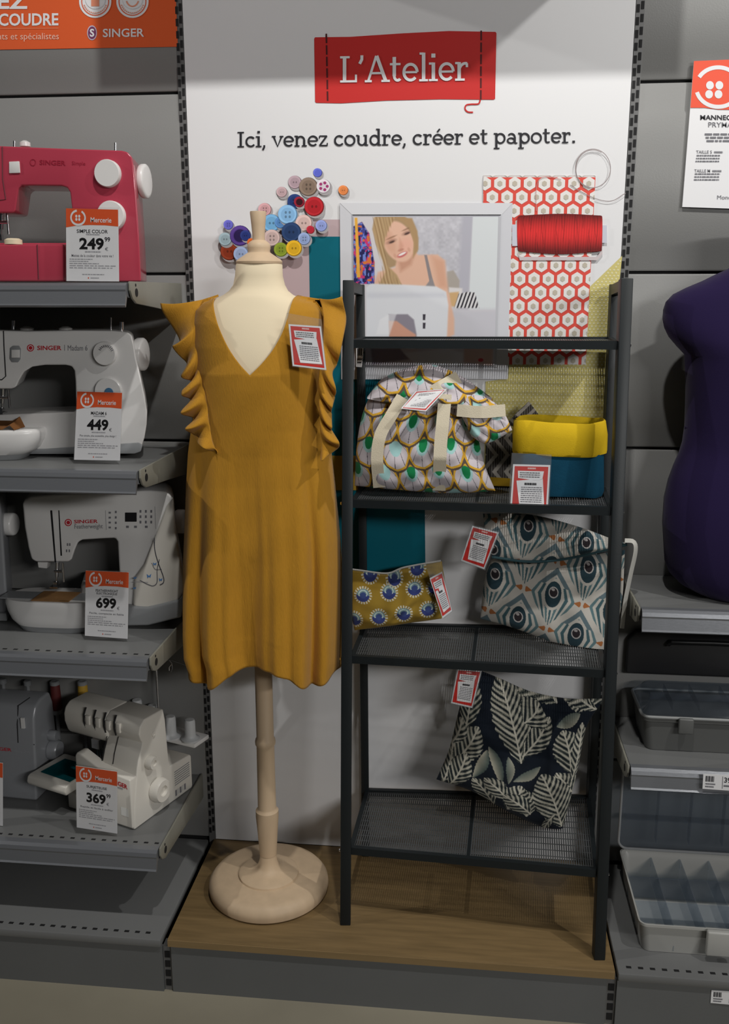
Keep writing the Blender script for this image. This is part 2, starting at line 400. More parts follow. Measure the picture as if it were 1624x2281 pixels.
# ================================================================== setting
SEAM = [2.4221, 2.0239, 1.6257, 1.2275, 0.8293, 0.4311, 0.142]
def back_wall(x0, x1):
    b = MB()
    for z1, z0 in zip(SEAM, SEAM[1:]):
        pr = [(.012, z0 + .003), (.002, z0 + .0035), (0, z0 + .007), (0, z0 + .05), (-.0025, z0 + .054), (-.0025, z1 - .064), (0, z1 - .06), (0, z1 - .007), (.002, z1 - .0035), (.012, z1 - .003)]
        b.extr([Vector((x0, y, z)) for y, z in pr], (x1 - x0, 0, 0))
    setp(b.build('wall_back', M_panel, None), kind='structure')
back_wall(-1.30, -.012); back_wall(1.008, 2.3)
b = MB(); b.box(-1.30, 2.3, .012, .03, 0, 2.43)
setp(b.build('wall_backing', M_dark, None), kind='structure')
b = MB(); b.box(-3, 4, -6, .03, -.02, 0)
setp(b.build('floor', M_floor, None), kind='structure')

def upright(x0, x1, label):
    t = thing('shelf_upright', label, 'shelf upright', ((x0 + x1) / 2, 0, 0), 'perforated steel uprights of the shelving')
    po = MB().box(x0, x1, -.003, .012, 0, 2.43).build('post', M_post, t)
    s = MB(); w = (x1 - x0)
    for c, ph in ((.25, 0), (.75, .006)):
        xc = x0 + w * c; z = .16 + ph
        while z < 2.42:
            s.box(xc - w * .17, xc + w * .17, -.0042, -.002, z, z + .0155); z += .025
    s.build('slots', M_dark, po)
    f = MB(); f.box(x0 - .001, x1 + .001, -.405, -.38, .0, .118); fo = f.build('foot', M_post, t)
    s = MB(); z = .012
    while z < .10:
        s.box(x0 + w * .15, x1 - w * .15, -.4065, -.404, z, z + .017); z += .025
    s.build('foot_slots', M_dark, fo)
upright(-.012, .005, 'perforated grey steel upright on the left of the white poster panel')
upright(.990, 1.008, 'perforated grey steel upright on the right of the white poster panel')

def shelf(label, x0, x1, z, D, slots, ends, group):
    t = thing('shelf', label, 'shelf', ((x0 + x1) / 2, -D / 2, z - .03), group)
    d = MB(); d.box(x0, x1, -D + .004, -.004, z - .028, z)
    dk = d.build('deck', M_shelf, t)
    pr = [(-D + .012, z + .001), (-D - .004, z + .001), (-D - .011, z - .004), (-D - .014, z - .012), (-D - .013, z - .016), (-D - .018, z - .040), (-D - .022, z - .043), (-D - .016, z - .047), (-D - .006, z - .026), (-D + .012, z - .026)]
    MB().extr([Vector((x0, y, q)) for y, q in pr], (x1 - x0, 0, 0)).build('price_rail', M_rail, t, ang=25)
    for sx in ends:
        xa, xb = (x1 + .002, x1 + .007) if sx > 0 else (x0 - .007, x0 - .002)
        o = [(-D - .001, z + .004), (-.004, z + .004), (-.004, z - .066), (-.03, z - .066), (-D * .5, z - .052), (-D + .03, z - .040), (-D + .008, z - .030), (-D - .003, z - .014)]
        br = MB().extr([Vector((xa, y, q)) for y, q in o], (xb - xa, 0, 0)).bev(.0015, 2).build('bracket', M_bracket, t)
        h = MB(); xo = xb if sx > 0 else xa
        h.cyl((xo - .0008, -D + .03, z - .018), (xo + .0008, -D + .03, z - .018), .0085, n=16)
        h.cyl((xo - .0008, -D + .027, z - .003), (xo + .0008, -D + .027, z - .003), .003, n=10)
        h.build('bracket_holes', M_dark, br)
    if slots:
        s = MB(); x = x0 + .01
        while x < x1 - .01:
            s.box(x, x + .010, -D + .022, -D + .028, z - .001, z + .0004); x += .0255
        s.build('rail_slots', M_dark, dk)
    return t
GL_ = 'grey steel shelves of the sewing machine bay'
Z1, Z2, Z3, Z4 = 1.600, 1.216, .797, .331
shelf('grey steel shelf carrying the coral pink sewing machine', -1.0, -.03, Z1, .350, False, (1,), GL_)
shelf('grey steel shelf carrying the white sewing machine with two round dials', -1.0, -.03, Z2, .350, False, (1,), GL_)
shelf('grey steel shelf with slotted edge carrying the computerised sewing machine', -1.0, -.03, Z3, .350, True, (1,), GL_)
shelf('lowest raised grey steel shelf carrying the two overlock machines', -1.0, -.03, Z4, .355, True, (1,), GL_)
GR_ = 'grey steel shelves of the right hand bay'
shelf('grey steel shelf under the violet dress form', 1.036, 2.0, .921, .262, False, (-1,), GR_)
shelf('grey steel shelf carrying the dark grey clear lidded box', 1.036, 2.0, .551, .262, False, (-1,), GR_)

def base(label, kl, x0, x1, slots, mdeck):
    t = thing('base_shelf', label, 'base shelf', ((x0 + x1) / 2, -.2, .118), 'grey steel base shelves')
    MB().box(x0, x1, -.418, -.004, .120, .140).bev(.004, 2).build('deck', mdeck, t)
    s = MB(); x = x0 + .02
    while x < x1 - .02:
        s.box(x, x + .011, -.398, -.391, .139, .1404); x += .0255
    s.build('rail_slots', M_dark, t)
    k = MB(); k.box(x0, x1, -.412, -.402, 0, .119)
    setp(k.build('kick_plate', M_kick, None), kl, 'kick plate', 'grey kick plates along the floor')
base('empty grey steel base shelf under the overlock machines', 'grey kick plate under the left base shelf', -1.3, -.014, True, M_shelf)
base('grey steel base shelf under the clear case on the right', 'grey kick plate right of the oak platform', 1.010, 2.3, True, M_shelf)
k = MB(); k.box(.007, .988, -.410, -.398, 0, .122)
setp(k.build('kick_plate', M_kick, None), 'grey kick plate under the oak platform', 'kick plate', 'grey kick plates along the floor')
t = thing('display_platform', 'oak effect board platform under the mustard dress and ladder shelf', 'platform', (.5, -.2, .122))
MB().box(.001, 1.004, -.414, -.004, .1235, .142).bev(.002, 2).build('board', M_oak, t)
MB().box(.002, 1.003, -.4165, -.4135, .1240, .1405).build('edge_band', mat('oak_edge', (.25, .17, .08), .5, 0, .3, .03, 60, .06, 9, (1, 12, 12)), t)

# a header box above the poster panel shades its top edge
t = thing('header_canopy', 'white header box projecting above the poster panel', 'header box', (.5, -.16, 2.36))
MB().box(0.0, 1.0, -.30, -.008, 2.35, 2.62).bev(.004, 2).build('body', M_poster, t)

# ================================================================== poster panel
YP = -.005
pan = thing('poster_panel', 'tall white printed poster panel between the two uprights with red banner and slogan', 'poster panel', (.5, -.003, .142))
MB().box(.0065, .9885, -.0045, -.0005, .143, 2.345).build('board', M_poster, pan)
p = Pr(onY(YP))
RED = rgb(200, 48, 46)
p.poly([(700, 86), (702, 83), (780, 82), (900, 74), (1000, 69), (1104, 71), (1106, 74), (1103, 220), (1100, 222), (980, 221), (860, 224), (760, 230), (704, 229), (702, 226)], RED)
DK = rgb(80, 28, 30)
def stitch(x0, y0, x1, y1, n):
    for i in range(n):
        a, c = (i + .04) / n, (i + .86) / n
        p.line([(x0 + (x1 - x0) * a, y0 + (y1 - y0) * a), (x0 + (x1 - x0) * c, y0 + (y1 - y0) * c)], 3.6, DK, 2)
stitch(727, 74, 730, 228, 6); stitch(1072, 67, 1071, 226, 6)
p.line(resample([(1070, 222), (1066, 231), (1050, 232), (1039, 234), (1036, 242), (1042, 249), (1054, 250)], 30), 3.2, RED, 2)
p.build('logo_banner', pan)
p = Pr(onY(YP)); p.slab("L'Atelier", 756, 184, 1045, 179, 41, WHITE, 4); p.build('logo_lettering', pan)
p = Pr(onY(YP)); p.slab('Ici, venez coudre, créer et papoter.', 528, 328, 1284, 318, 24, INK, 2); p.build('slogan_lettering', pan)
# plain printed fabrics
p = Pr(onY(YP))
p.poly([(604, 489), (760, 489), (760, 820), (604, 820)], rgb(196, 174, 178), 1)
p.poly([(688, 527), (940, 527), (948, 1290), (700, 1290)], rgb(0, 104, 122), 2)
p.poly([(735, 1015), (800, 1015), (800, 1092), (738, 1092)], rgb(196, 158, 60), 3)
p.build('printed_plain_fabrics', pan)
p = Pr(onY(YP)); YEL = rgb(212, 200, 128)
yl = [(1386, 570), (1313, 640), (1306, 700), (1140, 700), (1132, 843), (1082, 850), (1078, 1095), (1346, 1095), (1362, 800)]
p.poly(yl, YEL, 2)
def inpoly(x, y, q):
    r = False
    for (x0, y0), (x1, y1) in zip(q, q[1:] + q[:1]):
        if (y0 > y) != (y1 > y) and x < (x1 - x0) * (y - y0) / (y1 - y0) + x0: r = not r
    return r
yy = 575; i = 0
while yy < 1093:
    xx = 1080 + (i % 2) * 4.5
    while xx < 1386:
        if all(inpoly(xx + a, yy + c, yl) for a in (-3, 3) for c in (-2, 2)): p.rect(xx - 1.7, yy - 1.5, xx + 1.7, yy + 1.5, rgb(233, 228, 190), 3)
        xx += 9
    yy += 6.6; i += 1
p.build('printed_yellow_fabric', pan)
# hexagon fabric
p = Pr(onquad([(1077, 390), (1327, 390), (1305, 812), (1072, 812)], YP, .0005))
p.rect(0, 0, 1, 1, rgb(214, 208, 206), 3); p.rect(0, .012, 1, 1, rgb(226, 84, 72), 4)
def clip(q):
    for ax, lo, sg in ((0, 0, 1), (0, 1, -1), (1, .0, 1), (1, 1, -1)):
        o = []
        for a, c in zip(q, q[1:] + q[:1]):
            da, dc = (a[ax] - lo) * sg, (c[ax] - lo) * sg
            if da >= 0: o.append(a)
            if da * dc < 0: t_ = da / (da - dc); o.append((a[0] + (c[0] - a[0]) * t_, a[1] + (c[1] - a[1]) * t_))
        q = o
        if len(q) < 3: return None
    return q
pw, ph = 1 / 7.55, 1 / 13.9
for r in range(-1, 15):
    for c in range(-1, 9):
        cx, cy = (c + .12 + (.5 if r % 2 else 0)) * pw, (r + .62) * ph
        for R_, col, k in ((.425, rgb(236, 233, 230), 5), (.175, rgb(196, 188, 172), 6)):
            q = clip([(cx + R_ * pw * 1.06 * math.sin(PI * j / 3), cy + R_ * ph * 1.22 * math.cos(PI * j / 3)) for j in range(6)])
            if q: p.poly(q, col, k)
p.build('printed_hexagon_fabric', pan)
# picture frame
p = Pr(onY(YP)); fr = [(757, 452), (1142, 452), (1130, 845), (760, 845)]
p.poly(fr, rgb(214, 215, 221), 8); p.poly([(757, 452), (1142, 452), (1116, 480), (786, 480)], rgb(224, 225, 230), 9)
p.poly([(783, 478), (1117, 478), (1106, 818), (786, 818)], rgb(176, 176, 184), 9)
p.poly([(1110, 484), (1117, 478), (1106, 818), (1100, 818)], rgb(196, 197, 203), 10)
p.build('printed_picture_frame', pan)
# photograph inside the frame, painted procedurally
def soft_poly(X, Y, pts, s=2.0):
    q = np.array(pts, float); ins = np.zeros(X.shape, bool); dmin = np.full(X.shape, 1e9)
    for (x0, y0), (x1, y1) in zip(q, np.roll(q, -1, 0)):
        if y0 != y1: ins ^= ((y0 > Y) != (y1 > Y)) & (X < (x1 - x0) * (Y - y0) / (y1 - y0) + x0)
        L2 = (x1 - x0) ** 2 + (y1 - y0) ** 2 + 1e-9
        t = np.clip(((X - x0) * (x1 - x0) + (Y - y0) * (y1 - y0)) / L2, 0, 1)
        dmin = np.minimum(dmin, np.hypot(X - x0 - t * (x1 - x0), Y - y0 - t * (y1 - y0)))
    return np.clip(.5 + np.where(ins, dmin, -dmin) / s, 0, 1)
def soft_ell(X, Y, cx, cy, rx, ry, a=0, s=.15):
    c, d = math.cos(math.radians(a)), math.sin(math.radians(a))
    x, y = (X - cx) * c + (Y - cy) * d, -(X - cx) * d + (Y - cy) * c
    return np.clip((1 - np.hypot(x / rx, y / ry)) / s + .5, 0, 1)
def vnoise(X, Y, sc, seed):
    r = np.random.RandomState(seed); g = r.rand(64, 64)
    x, y = X / sc, Y / sc; i, j = np.floor(x).astype(int), np.floor(y).astype(int); u, v = x - i, y - j
    u, v = u * u * (3 - 2 * u), v * v * (3 - 2 * v)
    G = lambda a, c: g[a % 64, c % 64]
    return (G(i, j) * (1 - u) + G(i + 1, j) * u) * (1 - v) + (G(i, j + 1) * (1 - u) + G(i + 1, j + 1) * u) * v
def photo(X, Y, U, V):
    C = np.zeros(X.shape + (3,))
    def put(mask, col):
        m_ = mask[..., None]; C[:] = C * (1 - m_) + np.array(col) / 255 * m_
    put(np.ones(X.shape), (216, 212, 217))
    nz = vnoise(X, Y, 14, 1) * .5 + vnoise(X, Y, 5, 2) * .5
    wall = soft_poly(X, Y, [(905, 470), (1050, 470), (1040, 660), (905, 660)], 12); put(wall, (200, 199, 207)); C[:] = C + (wall * (nz - .5) * .13)[..., None]
    put(soft_poly(X, Y, [(1030, 470), (1056, 470), (1044, 690), (1018, 690)], 10), (187, 186, 197))
    put(soft_poly(X, Y, [(1054, 470), (1112, 470), (1104, 690), (1044, 690)], 3), (222, 227, 230))
    put(soft_poly(X, Y, [(990, 690), (1112, 690), (1104, 830), (980, 830)], 14), (205, 204, 212))
    # chair, cloth pile
    put(soft_poly(X, Y, [(996, 605), (1010, 602), (1024, 625), (1022, 655), (994, 655)], 4), (178, 170, 162))
    put(soft_poly(X, Y, [(1000, 640), (1030, 642), (1030, 655), (1000, 655)], 4), (226, 222, 222))
    put(soft_poly(X, Y, [(1000, 652), (1022, 650), (1020, 684), (1003, 682)], 4), (214, 176, 128))
    cl = soft_poly(X, Y, [(1022, 655), (1042, 650), (1058, 652), (1067, 686), (1012, 686)], 3)
    put(cl, (226, 224, 226)); put(cl * (np.sin((X + (Y - 670) * .35) * .75) > .1), (52, 50, 58))
    # hanging clothes and tape
    cs = soft_poly(X, Y, [(787, 505), (806, 495), (822, 520), (834, 585), (834, 632), (787, 632)], 3)
    n1, n2, n3 = vnoise(X * 1.6, Y, 8, 3), vnoise(X * 1.6, Y, 8, 4), vnoise(X * 1.6, Y, 6, 5)
    put(cs, (74, 74, 150)); put(cs * (n1 > .58), (210, 60, 120)); put(cs * (n2 > .62), (40, 40, 92)); put(cs * (n3 > .7), (120, 140, 215)); put(cs * (n2 < .25), (222, 120, 60))
    put(soft_poly(X, Y, [(790, 485), (796, 485), (803, 618), (795, 618)], 2), (240, 178, 70))
    # hair back
    put(soft_poly(X, Y, [(836, 482), (902, 482), (920, 500), (932, 530), (930, 560), (905, 585), (860, 600), (842, 540), (830, 510)], 5), (176, 148, 114))
    # neck, shoulders, arms
    SK = (232, 188, 164)
    put(soft_poly(X, Y, [(832, 636), (842, 606), (880, 596), (886, 570), (925, 560), (932, 568), (975, 567), (990, 580), (997, 640), (1012, 710), (1012, 745), (985, 760), (960, 700), (950, 650), (900, 640)], 5), SK)
    put(soft_poly(X, Y, [(886, 575), (926, 560), (916, 590), (892, 606)], 9), (208, 158, 134))
    put(soft_poly(X, Y, [(962, 570), (990, 582), (996, 640), (978, 640)], 12), (222, 172, 146))
    # face
    put(soft_ell(X, Y, 887, 538, 33, 47, -22, .12), (236, 192, 168))
    put(soft_ell(X, Y, 868, 540, 12, 30, -22, .9) * .5, (212, 158, 132))
    put(soft_ell(X, Y, 905, 545, 14, 14, 0, .9) * .5, (240, 176, 158))
    for ex_, ey_, sx in ((872, 538, 11), (906, 519, 10)):
        put(soft_ell(X, Y, ex_, ey_ - 9, sx + 1, 1.9, -24, .8) * .6, (140, 104, 80))
        put(soft_ell(X, Y, ex_, ey_, sx, 4.2, -22, .9) * .6, (150, 112, 98)); put(soft_ell(X, Y, ex_ + 1, ey_ + 1, 6.5, 2.2, -22, .6) * .9, (84, 62, 58))
    put(soft_poly(X, Y, [(890, 530), (899, 548), (897, 556), (888, 556)], 6) * .45, (206, 146, 124))
    put(soft_ell(X, Y, 893, 557, 7, 3, -20, .7) * .6, (186, 122, 106))
    put(soft_ell(X, Y, 896, 567, 12, 5.2, -26, .5), (206, 112, 112)); put(soft_ell(X, Y, 896, 565.6, 9.5, 2.5, -26, .4), (246, 236, 232)); put(soft_ell(X, Y, 880, 570, 3, 5, -20, .9) * .5, (206, 150, 128)); put(soft_ell(X, Y, 911, 556, 3, 5, -20, .9) * .5, (206, 150, 128))
    # hair front
    HR = (188, 158, 118)
    put(soft_poly(X, Y, [(834, 484), (880, 484), (868, 505), (858, 530), (854, 560), (862, 590), (884, 612), (896, 636), (844, 634), (858, 606), (852, 580), (838, 545), (830, 512)], 4), HR)
    put(soft_poly(X, Y, [(880, 484), (918, 486), (930, 515), (932, 555), (920, 575), (922, 540), (912, 508), (896, 494)], 4), (182, 150, 110))
    hm = soft_poly(X, Y, [(830, 484), (880, 484), (856, 540), (864, 596), (896, 636), (842, 636), (852, 590), (834, 540)], 4)
    put(hm * np.clip(np.sin(X * .9 - Y * .22 + 3 * vnoise(X, Y, 20, 9)), 0, 1) * .55, (140, 108, 74))
    put(hm * np.clip(np.sin(X * .7 - Y * .18 + 2.1), 0, 1) * .3, (226, 200, 160))
    # straps, top
    put(soft_poly(X, Y, [(945, 568), (951, 568), (966, 632), (958, 634)], 2), (146, 138, 140))
    put(soft_poly(X, Y, [(946, 640), (962, 618), (970, 640)], 3), (150, 144, 146))
    # sewing machine in the picture
    put(soft_poly(X, Y, [(816, 640), (826, 632), (900, 634), (972, 638), (994, 650), (999, 680), (996, 745), (990, 830), (816, 830)], 4), (228, 230, 236))
    put(soft_poly(X, Y, [(816, 652), (990, 652), (994, 662), (816, 664)], 8) * .5, (206, 208, 218))
    put(soft_poly(X, Y, [(866, 700), (908, 700), (922, 712), (928, 745), (928, 760), (868, 760)], 4), (146, 140, 152))
    put(soft_poly(X, Y, [(866, 715), (884, 715), (906, 732), (926, 745), (926, 760), (868, 760)], 4), (214, 160, 138))
    put(soft_poly(X, Y, [(866, 700), (884, 698), (868, 745), (838, 745), (846, 712)], 4) * .6, (242, 243, 247))
    for y0 in (700, 719): put(soft_poly(X, Y, [(942, y0), (948, y0), (947, y0 + 13), (942, y0 + 13)], 2), (64, 60, 70))
    # cloth and table at the bottom
    put(soft_poly(X, Y, [(786, 776), (1100, 776), (1100, 830), (786, 830)], 3), (206, 202, 210))
    put(soft_poly(X, Y, [(826, 776), (890, 776), (912, 800), (830, 812)], 5), (140, 132, 148))
    put(soft_poly(X, Y, [(900, 786), (1000, 776), (1032, 786), (1030, 818), (930, 818)], 5), (222, 224, 232))
    put(soft_poly(X, Y, [(1034, 776), (1098, 776), (1096, 814), (1034, 806)], 5), (206, 178, 170))
    put(soft_ell(X, Y, 1071, 802, 6, 4), (205, 70, 80))
    return C
paint('printed_photo', [(787, 483), (1110, 483), (1101, 814), (790, 814)], YP - .0056, M_print, pan, photo, 324, 332)
# thread spool
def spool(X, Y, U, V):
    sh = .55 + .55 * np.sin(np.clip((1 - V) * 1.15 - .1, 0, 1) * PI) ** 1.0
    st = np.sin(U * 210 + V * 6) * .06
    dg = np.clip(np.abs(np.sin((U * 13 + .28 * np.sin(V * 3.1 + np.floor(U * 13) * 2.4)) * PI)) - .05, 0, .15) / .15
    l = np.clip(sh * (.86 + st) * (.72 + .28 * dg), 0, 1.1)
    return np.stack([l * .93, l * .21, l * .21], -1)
p = Pr(onY(YP - .004)); p.rect(1141, 500, 1160, 548, rgb(208, 210, 222), 1); p.rect(1338, 502, 1352, 541, rgb(206, 208, 220), 1)
p.poly([(1152, 560), (1160, 572), (1330, 572), (1342, 555), (1342, 566), (1330, 580), (1158, 580)], rgb(208, 196, 198), 1)
p.build('printed_spool_core', pan)
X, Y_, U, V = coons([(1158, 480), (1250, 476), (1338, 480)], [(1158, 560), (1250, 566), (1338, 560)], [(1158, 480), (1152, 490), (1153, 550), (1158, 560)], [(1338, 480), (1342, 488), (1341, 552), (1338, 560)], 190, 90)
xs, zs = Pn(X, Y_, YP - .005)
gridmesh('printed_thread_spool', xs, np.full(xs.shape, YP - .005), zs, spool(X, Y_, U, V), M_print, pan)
p = Pr(onY(YP - .004)); TH = rgb(150, 138, 138)
p.line(arc(1321, 375, 39, 43, 0, 360, 60), 1.6, TH, 1); p.line(arc(1321, 377, 38, 43, 100, 300, 40), 1.4, TH, 2)
p.line(resample([(1195, 470), (1194, 430), (1200, 402), (1220, 393), (1250, 400)], 40), 1.3, rgb(196, 140, 138), 1)
p.line(resample([(1270, 412), (1300, 430), (1335, 445), (1365, 447), (1394, 430)], 50), 1.5, TH, 1)
p.build('printed_loose_thread', pan)
# buttons
p = Pr(onY(YP - .0006, .0001)); BT = [(708, 385, 10, (100, 110, 215)), (657, 406, 15, (185, 160, 170)), (628, 428, 12, (200, 170, 175)), (687, 416, 21, (140, 120, 105)), (721, 415, 16, (226, 218, 226)),
 (765, 424, 11, (235, 140, 80)), (657, 449, 17, (35, 60, 120)), (667, 450, 12, (150, 30, 50)), (700, 460, 22, (186, 35, 45)), (590, 467, 15, (215, 165, 170)), (605, 497, 20, (120, 180, 225)),
 (625, 496, 13, (90, 140, 200)), (641, 478, 22, (140, 190, 235)), (677, 497, 19, (220, 190, 185)), (716, 503, 13, (150, 165, 225)), (509, 501, 11, (110, 110, 210)), (511, 560, 20, (150, 60, 35)),
 (502, 533, 15, (170, 195, 205)), (535, 525, 23, (88, 62, 145)), (547, 525, 12, (45, 60, 130)), (560, 540, 9, (225, 110, 50)), (606, 530, 19, (212, 186, 182)), (649, 517, 22, (40, 65, 110)), (692, 512, 9, (190, 40, 60)),
 (678, 532, 14, (150, 170, 215)), (537, 566, 17, (160, 180, 220)), (612, 562, 15, (72, 62, 58)), (626, 556, 16, (140, 160, 50)), (655, 553, 18, (232, 182, 40))]
for i, (x, y, r, c) in enumerate(BT):
    k = i * 6
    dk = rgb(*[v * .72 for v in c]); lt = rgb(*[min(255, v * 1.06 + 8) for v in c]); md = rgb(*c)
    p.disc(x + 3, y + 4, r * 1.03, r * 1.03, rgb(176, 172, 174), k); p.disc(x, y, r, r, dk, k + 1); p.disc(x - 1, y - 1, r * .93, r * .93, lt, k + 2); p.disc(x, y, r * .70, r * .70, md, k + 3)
    if i in (7, 18): p.disc(x, y, r * .62, r * .62, rgb(60, 18, 30) if i == 7 else rgb(48, 34, 88), k + 4)
    elif i == 4:
        for a in range(5): p.disc(x + 8 * math.cos(a * 1.26), y + 8 * math.sin(a * 1.26), 3.4, 3.4, rgb(170, 60, 120), k + 4)
    elif r > 10:
        for sx in ((-1, 1) if i % 3 else (-1, 1)):
            for sy in ((-1, 1) if i % 3 == 0 else (0,)): p.disc(x + sx * r * .2, y + sy * r * .22, r * .11, r * .14, dk, k + 4)
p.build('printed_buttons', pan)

# ================================================================== wall signs
t = thing('wall_banner', 'orange wall banner with white lettering and round badges at top left', 'banner', (P(100, 60, -.006).x, -.006, P(100, 108, -.006).z))
MB().extr([P(x, y, -.004) for x, y in [(-330, 116), (396, 104), (386, -140), (-330, -140)]], (0, .0035, 0)).build('panel', mat('orange_vinyl', rgb(226, 96, 48), .42), t)
p = Pr(onY(-.0045))
p.text('EZ', -6, -14, 62, 20, WHITE, 1, .025); p.text('COUDRE', -3, 30, 130, 58, WHITE, 1, .022, -1)
p.text('fabricants et spécialistes', -58, 74, 131, 93, rgb(240, 196, 176), 1, 0, -1); p.text('SINGER', 229, 64, 321, 83, WHITE, 1, .015, -1)
p.line([(-330, 66), (130, 63)], 1, rgb(236, 150, 112), 1)
for cx in (212, 295):
    p.disc(cx, 3, 36, 37, WHITE, 1, 40); p.ring(cx, 3, 30, 31, 2, ORANGE, 2); p.disc(cx, -2, 22, 22, WHITE, 3)
    for a in range(20, 161, 10): p.disc(cx + 25.5 * math.cos(math.radians(a)), 3 + 26 * math.sin(math.radians(a)), 1.7, 1.7, rgb(222, 150, 126), 3, 8)
    p.rect(cx - 9, -10, cx + 9, 14, rgb(232, 150, 120), 4) if cx < 250 else p.ring(cx, -4, 14, 18, 3, rgb(232, 150, 120), 4, 20, 160)
p.disc(205, 73, 11, 16.5, rgb(206, 196, 214), 1); p.disc(205, 73, 9, 14, rgb(120, 60, 100), 2); p.text('S', 200, 64, 210, 82, WHITE, 3, .03)
p.build('printed_face', t)

YS = -.010
t = thing('hanging_sign', 'white hanging sign with orange button logo header above the violet dress form', 'sign', (P(1600, 460, YS).x, YS, P(1600, 462, YS).z))
MB().extr([P(x, y, YS) for x, y in [(1546, 136), (1790, 126), (1782, 470), (1520, 461)]], (0, .003, 0)).build('board', M_card, t)
p = Pr(onY(YS - .0005))
p.poly([(1546, 136), (1790, 126), (1788, 246), (1600, 244), (1570, 240), (1538, 240)], rgb(238, 92, 66), 1)
p.ring(1600, 194, 49, 44, 9, WHITE, 2, -150, 165, 50)
for dx in (-9, 12):
    for dy in (-6, 14): p.disc(1590 + dx - dy * .1, 196 + dy, 8.6, 9.4, WHITE, 2)
p.build('header', t); p = Pr(onY(YS - .0005))
p.text('MANNEQUIN', 1560, 256, 1660, 269, INK, 1, .02, .5); p.text('PRYMA', 1578, 272, 1632, 283, GREYT, 1, .005, .5)
for i in range(3): p.words(1570 + i * 2, 1680, 297 + i * 7.4, 4.2, GREYT, 1, 20 + i)
p.text('TAILLE S', 1551, 335, 1586, 342, GREYT, 1, .01); p.words(1591, 1610, 337, 4, GREYT, 1, 5); p.text('TAILLE M', 1547, 377, 1582, 384, GREYT, 1, .01); p.words(1587, 1607, 379, 4, GREYT, 1, 6)
for i in range(3): p.words(1552 - i * 1.2, 1604 - i, 345 + i * 6.4, 3, GREYT, 1, 30 + i); p.words(1548 - i, 1604 - i, 386 + i * 6.4, 3, GREYT, 1, 40 + i)
p.text('Mondial', 1598, 435, 1640, 444, GREYT, 1)
p.build('printed_face', t)

# ================================================================== dress form and dress
YC = -.20
t = thing('dress_form', 'cream dress form on a turned beech stand wearing the mustard dress', 'dress form', (.1935, YC, .1425))
def row(py, l, r, bdep, yc=YC):
    a, c = P(l, py, yc), P(r, py, yc); return ((a.x + c.x) / 2, yc, a.z, (c.x - a.x) / 2, bdep)
BUST = [(586, 529, 625, .043), (590, 527, 628, .046), (615, 525, 629, .047), (635, 521, 634, .050), (648, 512, 641, .056), (657, 500, 652, .064), (664, 486, 668, .068), (676, 460, 694, .073), (692, 446, 709, .080), (720, 441, 713, .092), (770, 440, 716, .106), (826, 441, 720, .116), (900, 446, 722, .108), (1000, 452, 722, .094), (1100, 446, 722, .082), (1200, 450, 720, .076), (1300, 452, 718, .070), (1330, 456, 714, .066)]
MB().ell([row(*r) for r in BUST], 64, 2.15).build('bust', M_cream, t, ang=60)
x, _, z, a, bd = row(652, 506, 648, .062)
MB().tube([(x + (a - .004) * math.cos(q) , YC + (bd - .002) * math.sin(q), z - .004 - .006 * math.sin(-q)) for q in np.linspace(0, 2 * PI, 60)], .0016, 6).build('collar_seam', M_cream, t)
def pxr(py, half, yc=YC): return (P(600 + half, py, yc).x - P(600 - half, py, yc).x) / 2, P(577, py, yc).z
cx = P(576.5, 540, YC).x
MB().lathe([(r, z) for r, z in [pxr(588, 50), pxr(583, 51), pxr(578, 47), pxr(568, 32), pxr(563, 25), pxr(559, 24), pxr(553, 25.5), pxr(545, 25), pxr(539, 20), pxr(535, 14), pxr(528, 13.5), pxr(500, 15.5), pxr(474, 18), pxr(471, 17.4), pxr(470.5, 1)]], (cx, YC, 0)).build('neck_finial', M_wood, t)
cx = P(596, 1700, YC).x
prof = [(.075, .183), (.0735, .188), (.068, .191), (.045, .194), (.032, .199), (.026, .207), (.0215, .222), (.0185, .25)]
for py, h in [(1900, 18.5), (1850, 22), (1815, 25), (1803, 25), (1799, 21), (1796, 20), (1660, 19.5), (1656, 22), (1650, 22.5), (1645, 21.5), (1641, 19), (1300, 19), (1299, 1)]:
    r, z = pxr(py, h); prof.append((r, z))
MB().lathe(prof, (.1935, YC, 0)).build('pole', M_wood, t)
MB().lathe([(.140, .1425), (.1455, .147), (.1475, .158), (.146, .168), (.138, .178), (.125, .1835), (.02, .184)], (.1935, YC, 0), n=72).build('base', M_wood, t)

dr = thing('dress', 'mustard yellow sleeveless dress with V neck and ruffled armholes on the dress form', 'dress', (.1935, YC, .70))
# rows of the body below the neckline point: py, left px, right px, depth
DB = [(826, 436, 726, .123), (860, 440, 726, .121), (900, 440, 726, .117), (950, 432, 729, .112), (1010, 424, 737, .108), (1080, 420, 745, .108), (1140, 418, 751, .111), (1200, 416, 757, .114), (1260, 414, 760, .117), (1340, 414, 761, .122), (1420, 415, 761, .128), (1470, 419, 760, .132), (1500, 430, 757, .134)]
d_py = np.array([r[0] for r in DB], float)
def dint(py, k): return np.interp(py, d_py, [r[k] for r in DB])
NV = 150
_w0, _w1, _wv = P(436, 826, YC).x, P(726, 826, YC).x, P(585, 826, YC).x
_q = (_wv - (_w0 + _w1) / 2) / ((_w1 - _w0) / 2)
TH_V = 2 * PI - math.acos(math.copysign(abs(_q) ** 1.1, _q))       # front angle of the point of the neckline
NA, NB_, NC = 80, 80, 110
th = np.r_[np.linspace(PI, TH_V, NA)[:-1], np.linspace(TH_V, 2 * PI, NB_)[:-1], np.linspace(2 * PI, 3 * PI, NC)]
NT = len(th)                              # starts at the left side, front (-y) first
verts, faces = [], []
